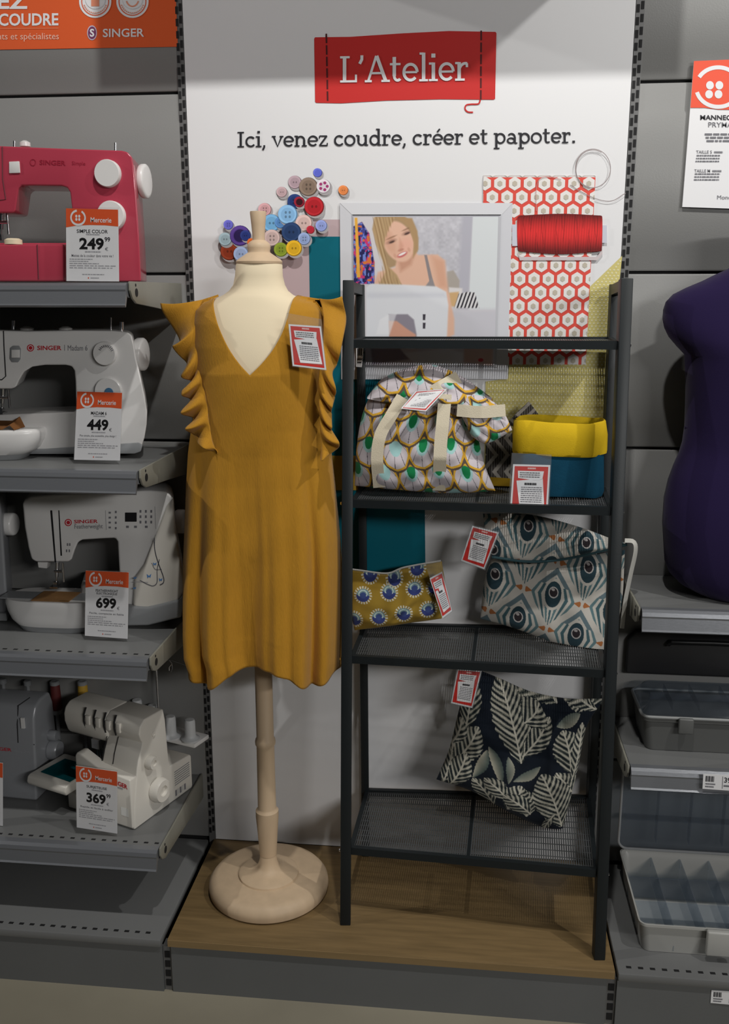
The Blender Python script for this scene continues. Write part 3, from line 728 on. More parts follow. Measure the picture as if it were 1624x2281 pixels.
def hem(th_):
    f = np.cos(th_)                       # -1 left, +1 right
    fr = np.clip(-np.sin(th_), 0, 1)
    base_ = 1502 + 46 * np.exp(-((f + .62) / .30) ** 2) * fr + 36 * np.exp(-((f - .70) / .24) ** 2) * fr - 5 * np.exp(-((f - .02) / .25) ** 2) * fr
    return base_ - 10 * (1 - fr) - 14 * np.exp(-((np.abs(f) - 1) / .10) ** 2)
def body_pt(th_, v):
    py = 826 + v * (hem(th_) - 826)
    pyc = np.minimum(py, 1500)
    l, r, bd = dint(pyc, 1), dint(pyc, 2), dint(pyc, 3)
    zz = P(600, float(py), YC + (min(0, math.sin(th_)) * float(bd) * min(1, v * 1.5))).z
    xl, xr = P(float(l), float(pyc), YC).x, P(float(r), float(pyc), YC).x
    cxx, a = (xl + xr) / 2, (xr - xl) / 2
    c_, s_ = math.cos(th_), math.sin(th_)
    p_ = 2.2; sc = math.copysign(abs(c_) ** (2 / p_), c_); ss = math.copysign(abs(s_) ** (2 / p_), s_)
    g = max(0, v - .18) / .82
    fr = max(0, -s_)
    fold = 0
    for ph, amp, wd, sg in ((-.82, .022, .10, 1), (-.66, .016, .07, -1), (-.45, .018, .13, 1), (-.05, .020, .22, -1), (.30, .012, .12, 1), (.56, .017, .10, 1), (.70, .022, .055, -1), (.84, .020, .08, 1), (-.25, .007, .06, 1), (.12, .006, .05, 1)):
        fold += sg * amp * math.exp(-((c_ - ph - .006 * math.sin(v * 4 + ph * 9)) / wd) ** 2)
    fold *= 1.45 * g ** 1.1 * (1 if s_ < 0 else .6)
    fold += .0006 * math.sin(c_ * 60 + 2 * math.sin(v * 5)) * g * fr + .0008 * math.sin(v * 34 + c_ * 9) * math.exp(-((c_ - .1) / .5) ** 2) * fr * (v < .9)
    fold += .004 * fr * math.exp(-((c_ + .1 + .5 * (v - .55)) / .12) ** 2) * math.exp(-((v - .6) / .1) ** 2)
    return Vector((cxx + sc * (a + .3 * fold * abs(sc)), YC + ss * (bd + fold), zz))
for j in range(NV):
    v = j / (NV - 1)
    for i in range(NT - 1): verts.append(body_pt(th[i], v))
n = NT - 1
for j in range(NV - 1):
    for i in range(n): faces.append((j * n + i, j * n + (i + 1) % n, (j + 1) * n + (i + 1) % n, (j + 1) * n + i))
# bodice: left and right front halves above the neckline point, and the back
NL = np.array([(585, 826), (560, 800), (534, 765), (510, 722), (495, 685), (486, 656)], float); NR = np.array([(585, 826), (610, 800), (632, 770), (650, 730), (659, 690), (663, 658)], float)
AL = np.array([(436, 826), (430, 790), (426, 745), (424, 710), (430, 674)], float); AR = np.array([(726, 826), (728, 790), (730, 745), (730, 705), (726, 668)], float)
BOD = [(640, 508, 646, .064), (657, 496, 656, .070), (664, 480, 674, .076), (676, 455, 702, .081), (692, 440, 716, .088), (720, 434, 722, .0995), (770, 433, 726, .1135), (826, 436, 726, .123)]
b_py = np.array([r[0] for r in BOD], float)
def surf_y(x, z, py, front):
    l, r, bd = [np.interp(py, b_py, [q[k] for q in BOD]) for k in (1, 2, 3)]
    xl, xr = P(float(l), float(py), YC).x, P(float(r), float(py), YC).x
    u = (x - (xl + xr) / 2) / ((xr - xl) / 2)
    pr = max(0, 1 - abs(u) ** 2.2) ** (1 / 2.2)
    return YC + (-1 if front else 1) * (bd * pr)
def bodice(A, B, cols, front):
    # grows on from the top row of the skirt, column by column
    NJ = 50; a, c = resample(A, NJ), resample(B, NJ); base_ = [verts[k % n] for k in cols]
    us = [(v.x - base_[0].x) / (base_[-1].x - base_[0].x) for v in base_]; prev = [k % n for k in cols]
    for j in range(1, NJ):
        cur = []
        for u in us:
            q = a[j] * (1 - u) + c[j] * u; w = P(q[0], q[1], YC)
            cur.append(len(verts)); verts.append(Vector((w.x, surf_y(w.x, w.z, q[1], front), w.z)))
        for i in range(len(cols) - 1): faces.append((prev[i + 1], prev[i], cur[i], cur[i + 1]))
        prev = cur
iv, ir = NA - 1, NA + NB_ - 2
bodice(AL, NL, list(range(0, iv + 1)), True); bodice(NR, AR, list(range(iv, ir + 1)), True)
bodice(AR, AL, list(range(ir, n + 1)), False)
me = bpy.data.meshes.new('body'); me.from_pydata([tuple(v) for v in verts], [], faces)
me.polygons.foreach_set('use_smooth', [True] * len(me.polygons))
o = link_mesh('body', me, M_dress, dr)
sm = o.modifiers.new('thick', 'SOLIDIFY'); sm.thickness = .0016; sm.offset = 0
# ruffles: the outer edge carries its own fold phase (even = tip standing forward, odd = valley)
def ruffle(inner, outer, yin, amp, sgn):
    NS, NW = 300, 18
    I = resample(inner, NS); O = resample([(x, y, k * 40.) for x, y, k in outer], NS); yi = np.interp(np.linspace(0, 1, NS), np.linspace(0, 1, len(yin)), yin)
    vs, fs = [], []
    for i in range(NS):
        for j in range(NW):
            w = j / (NW - 1); q = I[i] * (1 - w) + O[i][:2] * w
            ph = O[i][2] / 40. * PI + .9 * (1 - w)
            y = yi[i] - .016 * math.sin(w * PI * .55) - amp * w ** .8 * math.cos(ph) + .02 * w * w
            p_ = P(q[0], q[1] + 5 * w * (1 - w) * math.cos(ph) * 4, float(yi[i]))
            vs.append(Vector((p_.x, y, p_.z)))
    for i in range(NS - 1):
        for j in range(NW - 1): a = i * NW + j; fs.append((a, a + 1, a + NW + 1, a + NW))
    me = bpy.data.meshes.new('ruffle'); me.from_pydata([tuple(v) for v in vs], [], fs); me.polygons.foreach_set('use_smooth', [True] * len(me.polygons))
    o = link_mesh('ruffle', me, M_dress, dr); sm = o.modifiers.new('thick', 'SOLIDIFY'); sm.thickness = .0014
YI = [YC - .012, YC - .05, YC - .07, YC - .085, YC - .095, YC - .103, YC - .108]
ruffle([(452, 667), (442, 692), (438, 725), (443, 790), (454, 850), (462, 910), (468, 955), (476, 990), (486, 1012)],
       [(362, 675, 0), (366, 697, .3), (380, 733, .8), (395, 764, 1.3), (389, 771, 2), (400, 797, 2.6), (410, 816, 3.2), (408, 838, 4), (424, 853, 4.9), (409, 866, 5.6), (409, 878, 6), (416, 894, 7), (407, 918, 8), (424, 936, 9), (417, 953, 10), (423, 970, 10.8), (436, 986, 11.4), (456, 994, 12), (480, 1016, 13)], YI, .020, -1)
ruffle([(712, 665), (718, 688), (721, 725), (717, 790), (710, 840), (711, 890), (714, 950), (717, 985), (715, 1019)],
       [(764, 660, 0), (767, 695, .7), (767, 735, 1.5), (758, 790, 2.2), (746, 815, 3), (740, 832, 3.6), (750, 868, 4.2), (742, 888, 5), (742, 905, 6), (735, 925, 7), (741, 950, 8), (737, 965, 9), (757, 984, 10), (750, 1001, 10.8), (722, 1019, 12)], YI, .017, 1)

# ================================================================== ladder shelf
ld = thing('ladder_shelf', 'charcoal metal ladder shelf with mesh shelves standing on the oak platform', 'shelving unit', (.69, -.2, .1425))
FLb, FLt = Vector((.399, -.312, .1425)), Vector((.3945, -.166, 1.607)); FRb, FRt = Vector((.9735, -.370, .1425)), Vector((.9705, -.205, 1.609))
RLb, RLt = Vector((.417, -.032, .1425)), Vector((.405, -.032, 1.60)); RRb, RRt = Vector((.990, -.036, .1425)), Vector((.974, -.036, 1.60))
sd = (1, .1, 0)
for a, c in ((FLb, FLt), (FRb, FRt), (RLb, RLt), (RRb, RRt)):
    g = MB().bar(a, c, .0245 if a.y < -.2 else .020, .026, sd)
    for v in g.bm.verts:
        if v.co.z < .16: v.co.z = .1424
    g.bev(.002, 2).build('leg', M_ladder, ld)
for a, c in ((FLt, RLt), (FRt, RRt)):
    d = (c - a).normalized() * .012
    MB().bar(a + d + Vector((0, 0, -.013)), c - d + Vector((0, 0, -.013)), .018, .022, (1, 0, 0)).build('top_rail', M_ladder, ld)
def onleg(a, c, z): u = (z - a.z) / (c.z - a.z); return a + (c - a) * u
IN = .013
screws = []
for zl, zr in ((1.474, 1.476), (1.128, 1.134), (.776, .786), (.322, .338)):
    q = [onleg(FLb, FLt, zl) + Vector((IN, 0, 0)), onleg(FRb, FRt, zr) - Vector((IN, 0, 0)), onleg(RRb, RRt, zr) + Vector((-.006, 0, 0)), onleg(RLb, RLt, zl) + Vector((.006, 0, 0))]
    for k, (i, j) in enumerate(((0, 1), (1, 2), (2, 3), (3, 0))):
        MB().bar(q[i], q[j], .018, .012 if k % 2 == 0 else .010, (0, 0, 1)).build('shelf_rail', M_ladder, ld)
    mp = MB(); n = 108
    for i in range(1, n):
        u = i / n; a = q[0].lerp(q[1], u); c = q[3].lerp(q[2], u)
        mp.bar(a + Vector((0, 0, .004)), c + Vector((0, 0, .004)), .0030, .0014, (1, 0, 0))
    for v in np.linspace(.05, .95, 12):
        a, c = q[0].lerp(q[3], v), q[1].lerp(q[2], v); mp.bar(a + Vector((0, 0, .004)), c + Vector((0, 0, .004)), .0018, .0012, (0, 1, 0))
    mp.build('mesh_panel', M_mesh, ld, smooth=False)
    a, c = q[0].lerp(q[1], .49), q[3].lerp(q[2], .49)
    MB().bar(a, c, .008, .010, (1, 0, 0)).build('centre_bar', M_ladder, ld)
    for a, c, sg in ((FLb, FLt, -1), (FRb, FRt, 1)):
        p_ = onleg(a, c, zl if sg < 0 else zr) + Vector((sg * .0128, -.004, 0))
        MB().cyl(p_, p_ + Vector((sg * .0025, 0, 0)), .0042, .003, n=12).build('screw', M_chrome, ld)
tg = thing('price_label', 'small white printed label stuck inside the left rear leg of the ladder shelf', 'label', (.405, -.05, 1.39))
MB().extr([P(x, y, -.048) for x, y in [(793, 770), (810, 771), (806, 818), (793, 817)]], (0, .001, 0)).build('card', M_card, tg)
p = Pr(onY(-.0486)); 
for i in range(3): p.rect(796 + i * 4, 776, 798.6 + i * 4, 792, INK, 1)
p.words(796, 806, 799, 3, INK, 1, 3); p.words(796, 805, 806, 3, INK, 1, 4); p.build('printed_face', tg)

# ================================================================== goods on the ladder shelf
def pcol(r, g, b): return np.array((r, g, b)) / 255
def fans(X, Y, ang=0, sx=60, sy=56, ox=0, oy=0, seed=3):
    a = math.radians(ang); x0, y0 = X - 950 + 6 * np.sin(Y * .03 + seed), Y - 980 + 5 * np.sin(X * .04)
    x, y = x0 * math.cos(a) + y0 * math.sin(a) + ox, -x0 * math.sin(a) + y0 * math.cos(a) + oy
    C = np.zeros(X.shape + (3,)); C[:] = pcol(92, 78, 68); done = np.zeros(X.shape, bool)
    R = sx * .56; r0 = np.floor(y / sy).astype(int)
    for dr_ in (-1, 0, 1):
        r = r0 + dr_; off = np.where(r % 2 == 0, 0, .5) * sx
        for dc in (0,):
            cx = np.round((x - off) / sx) * sx + off; cy = r * sy + sy * .40
            dx, dy = x - cx, (y - cy) / 1.18
            d = np.hypot(dx, dy) / R; m = (d < 1) & ~done; done |= m
            t_ = np.arctan2(dx, dy + R * .95)
            col = np.zeros(C.shape); col[:] = pcol(206, 198, 204)
            sc = 1 - .05 * np.abs(np.sin(t_ * 9))
            col[np.abs(np.sin(t_ * 7.5 + .4)) < .10] = pcol(80, 74, 84)
            rid = (np.round((x - off) / sx) * 7 + r * 3) % 4
            aq = (np.hypot(dx / (R * .42), (dy + R * .50) / (R * .62)) < 1); col[aq] = pcol(164, 206, 206)
            gr = (np.hypot(dx / (R * .27), (dy + R * .52) / (R * .46)) < 1); col[gr & (rid != 1)] = pcol(18, 128, 74)
            col[d > .80 * sc] = pcol(214, 166, 54); col[d > .92 * sc] = pcol(92, 78, 68)
            C[m] = col[m]
    return C
bag = thing('tote_bag', 'floral fan print tote bag with cream webbing handles on the second ladder shelf', 'bag', (.56, -.13, 1.145))
soft('body', ([(826, 876), (880, 870), (980, 878), (1062, 892)], [(790, 1082), (900, 1092), (1000, 1098), (1104, 1094)], [(826, 876), (806, 928), (794, 1000), (790, 1082)], [(1062, 892), (1064, 960), (1078, 1030), (1104, 1094)]),
     lambda U, V: -.130 - .016 * V, .048, M_attr, bag, 300, 210, lambda X, Y, U, V: fans(X, Y), .006, (3, 3), 3.2, 1, zmin=1.1385)
soft('top_fold', ([(818, 884), (850, 845), (900, 822), (950, 812), (985, 818), (1035, 842), (1098, 888)], [(818, 888), (870, 898), (960, 905), (1040, 912), (1098, 904)], [(818, 884), (818, 888)], [(1098, 888), (1098, 904)]),
     lambda U, V: -.120 - .045 * V, .034, M_attr, bag, 280, 90, lambda X, Y, U, V: fans(X, Y, 12, 66, 40, 10, 22), .005, (4, 2), 2.6, 5)
soft('side_fold', ([(1012, 896), (1060, 880), (1102, 896)], [(1050, 972), (1080, 988), (1112, 976), (1141, 958)], [(1012, 896), (1030, 930), (1050, 972)], [(1102, 896), (1126, 925), (1141, 958)]),
     lambda U, V: -.172 - .012 * V, .018, M_attr, bag, 130, 90, lambda X, Y, U, V: fans(X, Y, -35, 54, 44, 30, 10), .003, (3, 2), 3, 8)
def strap(pts, w, ys, parent, name='handle', m_=None, flat=0.):
    q = resample(pts, 40); A, B = offset_strip(q, w); yy_ = np.interp(np.linspace(0, 1, 40), np.linspace(0, 1, len(ys)), ys)
    return MB().strip([P(*a, y) for a, y in zip(A, yy_)], [P(*b_, y + flat) for b_, y in zip(B, yy_)], .002).build(name, m_ or M_strap, parent)
strap([(896, 884), (872, 925), (848, 968), (840, 1020), (845, 1086)], 27, [-.186, -.196, -.200, -.196, -.17], bag)
strap([(992, 878), (986, 945), (981, 1000), (978, 1093)], 29, [-.186, -.198, -.204, -.168], bag)
strap([(944, 886), (982, 862), (1022, 840)], 28, [-.18, -.178, -.155], bag, 'handle')
strap([(1018, 914), (1070, 918), (1126, 914)], 27, [-.196, -.203, -.196], bag, 'handle')

bk = thing('fabric_basket', 'dark patterned fabric basket standing behind the tote bag and the yellow cuffed basket', 'basket', (.76, -.06, 1.145))
def blackwhite(X, Y, U, V):
    C = np.zeros(X.shape + (3,)); C[:] = pcol(62, 58, 56)
    z = np.abs(((X + np.abs(((Y * .8) % 60) - 30)) % 26) - 13) < 5; C[z] = pcol(170, 164, 156)
    k = (np.sin(X * 1.2) > .3) & ~z; C[k] = pcol(112, 108, 104)
    C[V > .78] = pcol(176, 140, 30)
    return C
soft('body', ([(1082, 978), (1140, 965), (1212, 975)], [(1080, 1084), (1140, 1092), (1212, 1092)], [(1082, 978), (1080, 1084)], [(1212, 975), (1212, 1092)]), -.046, .006, M_attr, bk, 120, 110, blackwhite, .002, (2, 2), 4, 3, zmin=1.140)
soft('folded_corner', ([(1176, 896), (1178, 894)], [(1128, 945), (1170, 956), (1214, 945)], [(1176, 896), (1150, 920), (1128, 945)], [(1178, 894), (1196, 918), (1214, 945)]), -.046, .005, M_attr, bk, 80, 60, lambda X, Y, U, V: blackwhite(X, Y * 1.3, U, V * .5), 0, (2, 2), 3, 3)

yb = thing('fabric_basket', 'teal fabric basket with folded yellow cuff on the right of the second ladder shelf', 'basket', (.855, -.125, 1.145))
def bask(rows, n=120, p=3.2, wr=.003, seed=0):
    out = []
    for (l, r, py, b_, yc) in rows:
        a, c = P(l, py, yc), P(r, py, yc); cx, ha = (a.x + c.x) / 2, (c.x - a.x) / 2; ring = []
        for i in range(n):
            q = 2 * PI * i / n; c_, s_ = math.cos(q), math.sin(q)
            k = 1 + wr / ha * (math.sin(5 * q + seed) + .7 * math.sin(9 * q + py * .06))
            ring.append(Vector((cx + ha * k * math.copysign(abs(c_) ** (2 / p), c_), yc + b_ * k * math.copysign(abs(s_) ** (2 / p), s_), max(1.1415, a.z + .0025 * math.sin(3 * q + seed)))))
        out.append(ring)
    return out
yby = -.119
MB().rings(bask([(1146, 1340, 1095, .058, yby), (1143, 1344, 1085, .061, yby), (1143, 1344, 1000, .062, yby), (1146, 1342, 955, .060, yby)], wr=.0015)).build('body', M_teal, yb, ang=60)
MB().rings(bask([(1142, 1346, 1004, .064, yby), (1140, 1347, 998, .066, yby), (1140, 1349, 965, .067, yby), (1144, 1347, 935, .064, yby), (1149, 1343, 932, .060, yby), (1152, 1340, 945, .056, yby), (1156, 1337, 985, .053, yby), (1162, 1330, 990, .01, yby)], wr=.0022, seed=2)).build('cuff', M_yellow, yb, ang=70)

def dots(X, Y, U, V):
    C = np.zeros(X.shape + (3,)); C[:] = pcol(150, 122, 44)
    for cx, cy, ph in [(811, 1319, 0), (869, 1311, 1), (925, 1303, 2), (846, 1367, 2), (901, 1359, 0), (955, 1350, 1), (791, 1375, 0), (826, 1276, 1), (880, 1282, 0), (930, 1262, 2), (970, 1302, 0)]:
        dx, dy = (X - cx), (Y - cy); d = np.hypot(dx, dy); a = np.arctan2(dy, dx)
        m = d < 20
        ray = np.sin(a * 19) > -.1
        C[m & ray & (d > 11)] = pcol(206, 204, 186)
        C[d < 14.5] = pcol(116, 144, 148); C[(d < 15) & (dy + 2 * np.sin(dx * .3) > 0)] = pcol(52, 62, 120); C[(d < 7)] = pcol(58, 74, 128)
        C[(np.abs(np.hypot(dx, dy * 1.1 + 3) - 9) < 1.2) & (dy < 2)] = pcol(190, 206, 200)
    return C
pb = thing('zip_pouch', 'mustard zip pouch with blue starburst dots on the left of the third ladder shelf', 'pouch', (.49, -.12, .795))
soft('body', ([(768, 1268), (800, 1272), (862, 1279), (900, 1266), (984, 1250)], [(790, 1404), (850, 1396), (920, 1386), (984, 1378)], [(768, 1268), (774, 1330), (790, 1404)], [(984, 1250), (992, 1310), (984, 1378)]), lambda U, V: -.105 - .018 * V, .030, M_attr, pb, 210, 130, dots, .004, (3, 2), 3, 4, zmin=.787)
MB().tube([P(x, y, -.106) for x, y in resample([(770, 1266), (800, 1270), (862, 1277), (900, 1264), (982, 1249)], 30)], .0022, 6).build('zip', mat('zip_white', (.5, .5, .48), .6), pb)

def peacock(X, Y, U, V, ox=0, oy=0, sh=0.0):
    # lattice of ogive feathers leaning with the bag
    dx_, dy_ = X - 1229 + ox, Y - 1320 + oy; det = 128 * 145 + 28 * 37
    x, y = (dx_ * 145 + dy_ * 28) / det, (dy_ * 128 - dx_ * 37) / det; pw_ = ph_ = 1.
    C = np.zeros(X.shape + (3,)); 
    a = x / pw_; b_ = y / ph_
    s1, s2 = np.round(a), np.round(b_); s3, s4 = np.round(a - .5) + .5, np.round(b_ - .5) + .5
    d1 = np.abs(a - s1) + np.abs(b_ - s2); d2 = np.abs(a - s3) + np.abs(b_ - s4)
    u = np.where(d1 < d2, a - s1, a - s3); v = np.where(d1 < d2, b_ - s2, b_ - s4); d = np.abs(u) + np.abs(v)
    C[:] = pcol(206, 202, 194)
    wid = np.maximum(.5 - np.abs(v), .02)
    s = u / (wid * .80 + .07)
    st = (np.sin((s * 8.2 + .5) * PI) > -.05) & (d < .435)
    teal = np.where((np.floor(s * 8.2 * .5 + .5) % 2 == 0)[..., None], pcol(72, 104, 112), pcol(100, 130, 136))
    C = np.where(st[..., None] & (v > -.16)[..., None], teal, C)
    top = (v <= -.16) & (d < .455)
    C = np.where((top & (d > .33) & (d < .43))[..., None], pcol(104, 124, 132), C)
    C = np.where((top & (d < .30) & (np.sin(d * 120 ) > 0))[..., None], pcol(126, 148, 152), C)
    e = np.hypot(u / .135, (v + .03) / .195)
    C = np.where((e < 1.22)[..., None], pcol(206, 202, 194), C); C = np.where((e < 1)[..., None], pcol(44, 68, 78), C)
    e2 = np.hypot(u / .082, (v + .06) / .085)
    C = np.where((e2 < 1)[..., None], pcol(196, 192, 190), C); C = np.where((e2 < .80)[..., None], pcol(48, 42, 46), C)
    C = np.where((np.hypot((u + .015) / .03, (v + .10) / .02) < 1)[..., None], pcol(176, 170, 170), C)
    og = (np.abs(v) < .07) & (np.abs(u) > .36) & (np.abs(v) < (np.abs(u) - .35) * .42) & (np.abs(u) < .475)
    C = np.where((og & (v > -.1))[..., None], pcol(176, 112, 66), C)
    return C
pk = thing('shoulder_bag', 'peacock feather print flap bag leaning on the right of the third ladder shelf', 'bag', (.83, -.13, .80))
def pky(U, V): return -.055 - .10 * U - .02 * V
soft('body', ([(1098, 1236), (1180, 1250), (1290, 1240), (1392, 1225)], [(1070, 1378), (1150, 1400), (1250, 1440), (1352, 1480)], [(1098, 1236), (1080, 1290), (1070, 1378)], [(1392, 1225), (1384, 1350), (1352, 1480)]), pky, .030, M_attr, pk, 320, 250, lambda X, Y, U, V: peacock(X, Y, U, V), .004, (2, 2), 3.5, 6, zmin=.794)
fl = soft('flap', ([(1076, 1144), (1180, 1146), (1285, 1172), (1376, 1206)], [(1096, 1240), (1180, 1250), (1270, 1240), (1396, 1212)], [(1076, 1144), (1082, 1200), (1096, 1240)], [(1376, 1206), (1390, 1208), (1396, 1212)]), lambda U, V: -.045 - .102 * U - .042 * V, .016, M_attr, pk, 320, 110, lambda X, Y, U, V: peacock(X, Y, U, V, 4, 52), .003, (2, 2), 3.5, 7)
def ribbon_tube(name, pts, ys, r, m_, parent):
    q = resample(pts, 50); yy_ = np.interp(np.linspace(0, 1, 50), np.linspace(0, 1, len(ys)), ys)
    return MB().tube([P(*a, y) for a, y in zip(q, yy_)], r, 8).build(name, m_, parent)
M_pipe = mat('cream_piping', (.55, .54, .50), .8); M_dteal = mat('dark_teal_lining', (.04, .10, .12), .8)
ribbon_tube('flap_piping', [(1096, 1241), (1180, 1251), (1270, 1243), (1396, 1213)], [-.108, -.128, -.15, -.192], .0032, M_dteal, fl)
strap([(1392, 1204), (1412, 1207), (1416, 1228), (1405, 1280), (1393, 1340), (1386, 1400)], 9, [-.21, -.215, -.215, -.21, -.205, -.20], pk, 'strap', M_pipe, .020)

LV = [((1048, 1496), (1036, 1610), 26, 2), ((1300, 1552), (1350, 1560), 16, 1), ((1168, 1735), (1170, 1806), 22, 0), ((1052, 1716), (1100, 1786), 22, 2), ((1235, 1700), (1280, 1780), 26, 1), ((1170, 1510), (1240, 1560), 26, 0), ((1010, 1640), (985, 1742), 20, 1), ((1109, 1497), (1158, 1676), 42, 0), ((1066, 1600), (1010, 1690), 30, 1), ((1222, 1582), (1160, 1660), 26, 2), ((1200, 1556), (1165, 1590), 40, 1), ((1202, 1700), (1250, 1838), 44, 0), ((1250, 1610), (1268, 1705), 36, 2), ((1160, 1726), (1128, 1790), 34, 1),
      ((1040, 1662), (1000, 1745), 26, 2), ((1085, 1648), (1052, 1715), 13, 3), ((1088, 1640), (1116, 1725), 12, 3), ((1078, 1712), (1130, 1765), 22, 1), ((1130, 1660), (1130, 1722), 10, 4), ((1200, 1682), (1140, 1716), 10, 4), ((1262, 1560), (1330, 1552), 26, 2), ((1295, 1600), (1270, 1730), 18, 1), ((1150, 1500), (1200, 1545), 30, 2), ((1290, 1580), (1236, 1600), 14, 4), ((1230, 1530), (1330, 1580), 18, 1), ((1030, 1590), (1005, 1650), 18, 2), ((1120, 1750), (1180, 1800), 24, 2), ((1210, 1850), (1235, 1800), 10, 1)]
def leaves(X, Y, U, V):
    C = np.zeros(X.shape + (3,)); C[:] = pcol(15, 24, 36)
    for (ax, ay), (bx, by), w, k in LV:
        L = math.hypot(bx - ax, by - ay); ux, uy = (bx - ax) / L, (by - ay) / L
        t_ = ((X - ax) * ux + (Y - ay) * uy) / L; s = -(X - ax) * uy + (Y - ay) * ux
        s = s + 5 * np.sin(t_ * 3)
        wid = w * np.sin(np.clip(t_, 0, 1) * PI) ** .75 * (1.12 - .35 * t_) * (1 + .05 * np.sin(t_ * 60))
        m = (t_ > 0) & (t_ < 1) & (np.abs(s) < wid)
        f = np.clip(np.abs(s) / (wid + 1e-6), 0, 1)
        if k >= 3:
            g = np.clip(.35 + .5 * (s / (wid + 1e-6)) * (1 if k == 3 else -.6) + .2, 0, 1)[..., None]; col = pcol(62, 76, 74) * (1 - g) + pcol(168, 164, 148) * g
        else:
            vein = np.sin(t_ * L * .46 + np.abs(s) * .40 + 3.2 * f ** 2 + k) + .35 * np.sin(t_ * L * .2 + s * .3)
            base_ = (.50 + .3 * np.sin(t_ * 4 + k))[..., None]
            col = pcol(76, 84, 78) * (1 - base_) + pcol(138, 138, 126) * base_
            col = np.where((vein > .55)[..., None], pcol(190, 186, 172), col); col = np.where((vein < -.55)[..., None], pcol(22, 30, 38), col)
            col = np.where((np.abs(s) < 1.8)[..., None], pcol(200, 196, 182), col)
        C[m] = col[m]
    return C
cu = thing('cushion', 'navy cushion with grey green leaf print balanced on its corner on the lowest ladder shelf', 'cushion', (.80, -.14, .335))
soft('cover', ([(1046, 1484), (1110, 1510), (1180, 1540), (1260, 1556), (1346, 1556)], [(972, 1736), (1050, 1760), (1140, 1810), (1250, 1860)], [(1046, 1484), (1020, 1590), (1000, 1670), (972, 1736)], [(1346, 1556), (1306, 1620), (1285, 1720), (1250, 1860)]), lambda U, V: -.09 - .07 * V - .03 * U, .060, M_attr, cu, 300, 300, leaves, .005, (3, 3), 2.0, 9, zmin=.3455)

# ================================================================== red price tags
def red_tag(label, sleeve, card, Ys, seed):
    c = P(*bil(card, .5, .5), Ys[0])
    t = thing('price_tag', label, 'price tag', tuple(c), 'red bordered price tags in clear sleeves')
    fs = onquad(sleeve, Ys); MB().extr([fs(u, v, 3) for u, v in ((0, 0), (1, 0), (1, 1), (0, 1))], (0, .0020, 0)).build('sleeve', M_sleeve, t)
    f = onquad(card, Ys); cd = MB().extr([f(u, v, 1) for u, v in ((0, 0), (1, 0), (1, 1), (0, 1))], (0, -.0004 * 1.2, 0)).build('card', M_card, t)
    p = Pr(onquad(card, Ys, .0003)); b0 = 4
    p.rect(.05, .04, .95, .96, REDB, b0)
    p.poly([(.14, .14), (.84, .14), (.80, .36), (.16, .30)], WHITE, b0 + 1); p.poly([(.12, .36), (.82, .30), (.90, .88), (.24, .90)], WHITE, b0 + 1)
    p.words(.40, .62, .065, .035, rgb(240, 200, 196), b0 + 1, seed)
    for i in range(3): p.words(.20, .74, .17 + i * .045, .022, rgb(110, 110, 114), b0 + 2, seed + i)
    p.words(.34, .66, .40, .05, INK, b0 + 2, seed + 5)
    for i in range(8): p.words(.26, .82, .49 + i * .045, .02, GREYT, b0 + 2, seed + 10 + i)
    p.build('printed_face', cd)
red_tag('red bordered price tag pinned at the neckline of the mustard dress', [(639, 697), (716, 711), (728, 826), (651, 817)], [(643, 722), (715, 727), (727, 824), (652, 815)], [-.318, -.318, -.326, -.326], 1)
red_tag('red bordered price tag lying on the fan print tote bag', [(925, 869), (1003, 866), (953, 918), (891, 911)], [(926, 871), (996, 866), (949, 916), (893, 910)], [-.200, -.200, -.222, -.222], 21)
red_tag('red bordered price tag hanging from the teal basket with yellow cuff', [(1140, 1009), (1229, 1013), (1223, 1143), (1132, 1139)], [(1143, 1034), (1226, 1036), (1220, 1138), (1136, 1135)], [-.222, -.222, -.228, -.228], 41)
red_tag('red bordered price tag hanging from the peacock feather bag', [(1050, 1168), (1114, 1184), (1081, 1271), (1025, 1251)], [(1052, 1171), (1111, 1186), (1079, 1268), (1027, 1249)], [-.125, -.125, -.13, -.13], 61)
red_tag('red bordered price tag on the right end of the mustard zip pouch', [(948, 1258), (982, 1250), (1009, 1362), (986, 1380)], [(957, 1288), (985, 1273), (1007, 1361), (986, 1377)], [-.158, -.15, -.16, -.165], 81)
red_tag('red bordered price tag hanging from the navy leaf print cushion', [(1017, 1488), (1075, 1492), (1054, 1579), (1003, 1568)], [(1019, 1490), (1073, 1494), (1052, 1577), (1005, 1566)], [-.185, -.185, -.19, -.19], 101)

